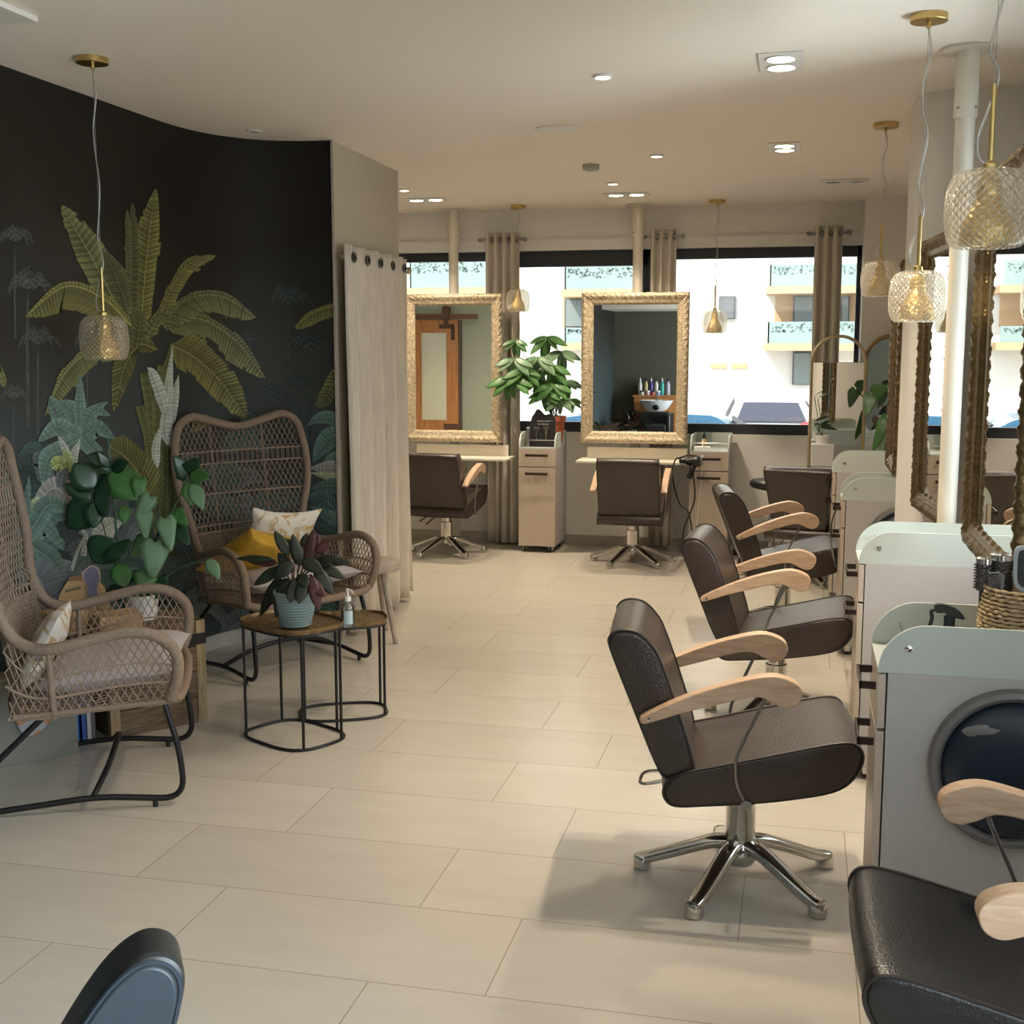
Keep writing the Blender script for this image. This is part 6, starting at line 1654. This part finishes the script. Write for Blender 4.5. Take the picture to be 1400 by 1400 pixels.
MB().bb(-.30, .30, .42, .95, .30, .44).build('seat', M['black_leather'], ch, bevel=.03)
MB().bb(-.36, -.30, .30, .95, .04, .60).build('armrest', M['black_leather'], ch, bevel=.02); MB().bb(.30, .36, .30, .95, .04, .60).build('armrest', M['black_leather'], ch, bevel=.02)
MB().bb(-.28, .28, .36, .90, 0, .30).build('plinth', M['black'], ch)
cols = [('cream', (.62, .58, .50)), ('amber', (.50, .38, .16)), ('violet', (.10, .05, .22)), ('cream', (.60, .56, .48)), ('turquoise', (.05, .38, .34)), ('pale lilac', (.45, .42, .50))]
M['bt_cap'] = M['black']
for i, ((cn_, cc_), px) in enumerate(zip(cols, (875, 883, 890, 897, 905, 913))):
    q = rw(px, 538, YR + .18)
    t = thing('shampoo_bottle', '%s shampoo bottle, %s from the left among the tall bottles in the middle mirror' % (cn_, ('first', 'second', 'third', 'fourth', 'fifth', 'sixth')[i]), 'bottle', (q.x, YW + .14, s0_.z), 0, 'tall bottles above the wash unit')
    MB().lathe([(.034, 0), (.037, .01), (.037, .17), (.024, .22), (.012, .24)], 20).build('body', mat('bottle_%d' % i, cc_, .35), t)
    MB().lathe([(.014, .235), (.014, .27), (.006, .275), (.006, .30), (1e-6, .301)], 14).tube([(0, 0, .298), (.0, .03, .296)], .005, 6).build('pump', M['black'] if i % 2 else M['porcelain'], t)
    q = rw(px + 3, 538, YR + .27)
    if i < 4:
        c2 = ((.55, .62, .60), (.66, .42, .42), (.60, .12, .12), (.30, .32, .60))[i]; n2 = ('pale green', 'pink', 'red', 'blue')[i]
        t = thing('cosmetic_jar', '%s cosmetic jar before the tall bottles in the mirror' % n2, 'jar', (q.x, YW + .26, s0_.z), 0, 'low jars above the wash unit')
        MB().lathe([(.034, 0), (.036, .004), (.036, .055), (1e-6, .056)], 20).build('body', mat('jar_%d' % i, c2, .4), t)
        MB().lathe([(.037, .056), (.037, .078), (1e-6, .079)], 20).build('lid', M['porcelain'] if i % 2 else M['black'], t)

# ================================================================== THE STREET OUTSIDE
GZ = -.62
struct(MB().bb(-60, 60, YB + .5, 70, GZ - .2, GZ).build('ground', mat('pale_paving', (.50, .48, .45), .9), smooth=False))
struct(MB().bb(XR + .4, 60, -40, YB + .5, GZ - .2, GZ).build('ground_side', mat('pale_paving_side', (.45, .44, .42), .9), smooth=False))
FY = 36.0
fac = mat('white_render', (.72, .68, .62), .9); peach = mat('peach_render', (.50, .33, .19), .9); rail_m = mat('perforated_mint_panel', (.25, .32, .30), .7); winm = mat('grey_shutter', (.13, .13, .14), .5); wing = mat('far_window_glass', (.20, .23, .22), .4, spec=.3); winf = mat('grey_window_frame', (.10, .10, .10), .6)
bl = thing('apartment_building', 'sunlit white apartment block across the street, with mint balconies', 'building', (0, 0, 0))
fp_ = lambda px, py, Y=FY: at_y(px, py, Y)
m = MB().bb(-40, 40, FY, FY + 6, GZ, 22); m.build('facade', fac, bl, smooth=False)
def facade_rect(nm, mt, px0, py0, px1, py1, dep, Y=FY):
    a, b = at_y(px0, py0, Y - dep), at_y(px1, py1, Y - dep)
    return MB().bb(min(a.x, b.x), max(a.x, b.x), Y - dep, Y + .02, min(a.z, b.z), max(a.z, b.z)).build(nm, mt, bl, smooth=False)
def balcony(px0, px1, pytop, pybot, dep=1.4):
    a, b = at_y(px0, pytop, FY - dep), at_y(px1, pybot, FY - dep)
    pn = MB()
    pn.bb(a.x, b.x, FY - dep, FY - dep + .04, b.z + .15, a.z).bb(a.x, a.x + .04, FY - dep, FY, b.z + .15, a.z)
    o = pn.build('balcony', rail_m, bl, smooth=False)
    MB().bb(a.x - .1, b.x + .1, FY - dep - .05, FY, b.z - .05, b.z + .15).build('balcony_slab', peach, o, smooth=False)
    m = MB(); rr = random.Random(int(px0))
    for _ in range(170):
        x = rr.uniform(a.x + .1, b.x - .1); z = rr.uniform(b.z + .2 + (a.z - b.z) * .35, a.z - .05); s_ = rr.uniform(.02, .05)
        m.box((x, FY - dep - .006, z), (s_, .012, s_), M=Matrix.Rotation(rr.uniform(0, 1.5), 3, 'Y'))
    m.build('perforations', mat('perforation', (.10, .14, .13), .8), o, smooth=False)
balcony(1053, 1260, 362, 397); balcony(1050, 1260, 440, 477)
balcony(772, 905, 365, 402); balcony(560, 665, 350, 400); balcony(772, 905, 448, 476)
facade_rect('recess_wall', peach, 1060, 398, 1260, 440, .10); facade_rect('recess_wall', peach, 770, 402, 905, 448, .10)
def far_window(px0, py0, px1, py1, shutter=False):
    o = facade_rect('window', winf, px0, py0, px1, py1, .16)
    facade_rect('pane', winm if shutter else wing, px0 + 2, py0 + 2, px1 - 2, py1 - 1, .19).parent = o
far_window(1085, 404, 1112, 470); far_window(772, 408, 800, 447); far_window(983, 405, 1005, 436, True); far_window(1084, 481, 1108, 526); far_window(1150, 405, 1160, 470)
for x0 in (972, 1000): facade_rect('vent_grille', peach, x0, 497, x0 + 21, 504, .08)
facade_rect('brown_band', peach, 1090, 552, 1110, 563, .3)

def car(label, loc, rz, body, wind, glassc):
    t = thing('car', label, 'car', loc, rz)
    prof = crv([(-2.1, .30, 0), (-2.16, .55, 0), (-2.10, .86, 0), (-1.95, .95, 0), (-1.45, 1.32, 0), (-1.2, 1.42, 0), (.1, 1.44, 0), (.45, 1.36, 0), (1.05, .98, 0), (1.9, .82, 0), (2.1, .66, 0), (2.12, .35, 0), (1.9, .26, 0), (-1.9, .24, 0)], 3, True)
    def ring(y):
        out = []
        for p in prof:
            k = 1 - .22 * max(0, (p.y - .85) / .6) * (abs(y) / .88) ** 3 * 0
            sq = .88 if p.y < .9 else .88 - .26 * (p.y - .9) / .54
            out.append(V(p.x * (1 - .05 * (abs(y)) ** 4), max(-1, min(1, y)) * sq, p.y))
        return out
    ys = [-1, -.97, -.85, -.5, 0, .5, .85, .97, 1]; n = len(prof)
    pts = [q for y in ys for q in ring(y)]
    fs = [(i * n + j, i * n + (j + 1) % n, (i + 1) * n + (j + 1) % n, (i + 1) * n + j) for i in range(len(ys) - 1) for j in range(n)] + [tuple(range(n)), tuple(range((len(ys) - 1) * n, len(ys) * n))]
    MB().add(pts, fs).build('body', body, t, angle=50)
    MB().add([V(-1.99, -.66, .99), V(-1.99, .66, .99), V(-1.50, .52, 1.33), V(-1.50, -.52, 1.33)], [(0, 1, 2, 3)]).build('rear_window', glassc, t, smooth=False, solid=.02)
    MB().add([V(1.06, -.70, 1.0), V(1.06, .70, 1.0), V(.50, .56, 1.37), V(.50, -.56, 1.37)], [(0, 1, 2, 3)]).build('windscreen', glassc, t, smooth=False, solid=.02)
    for s_ in (-1, 1):
        MB().add([V(-1.55, s_ * .86, .98), V(.85, s_ * .86, .98), V(.30, s_ * .70, 1.34), V(-1.25, s_ * .70, 1.34)], [(0, 1, 2, 3)]).build('side_window', glassc, t, smooth=False, solid=.02)
        MB().ball((-2.03, s_ * .70, .90), .17, 12, 8, (.6, 1.05, .62)).build('tail_light', mat('red_lens', (.75, .05, .06), .2), t)
        for x in (-1.30, 1.30):
            MB().lathe([(1e-6, -.1), (.31, -.1), (.33, -.06), (.33, .06), (.31, .1), (1e-6, .1)], 20, (x, s_ * .80, .33), Matrix.Rotation(PI / 2, 3, 'X')).build('wheel', M['black'], t)
    MB().bb(-2.18, -2.12, -.26, .26, .60, .72).build('number_plate', M['paper'], t)
    return t
wc = at_y(1046, 560, 24.0)
car('white car parked across the street, seen from behind', (wc.x, 24.0 + 2.1, GZ - .10), PI / 2 + .06, mat('white_car_paint', (.75, .76, .78), .25, coat=.5), 0, mat('car_glass', (.06, .06, .08), .5, spec=.2))
bc = at_y(940, 570, 14.0)
car('pale blue car parked nearer, bonnet showing above the window sill', (bc.x, 14.0, GZ + .14), math.radians(3), mat('blue_car_paint', (.10, .26, .42), .25, coat=.5), 0, mat('car_glass_b', (.04, .04, .05), .5, spec=.2))
bc = at_y(470, 570, 14.0)
car('blue car at the far left window', (bc.x - 1.2, 14.2, GZ + .16), math.radians(2), mat('deep_blue_car_paint', (.05, .16, .36), .25, coat=.5), 0, mat('car_glass_c', (.12, .13, .16), .08, spec=.8))
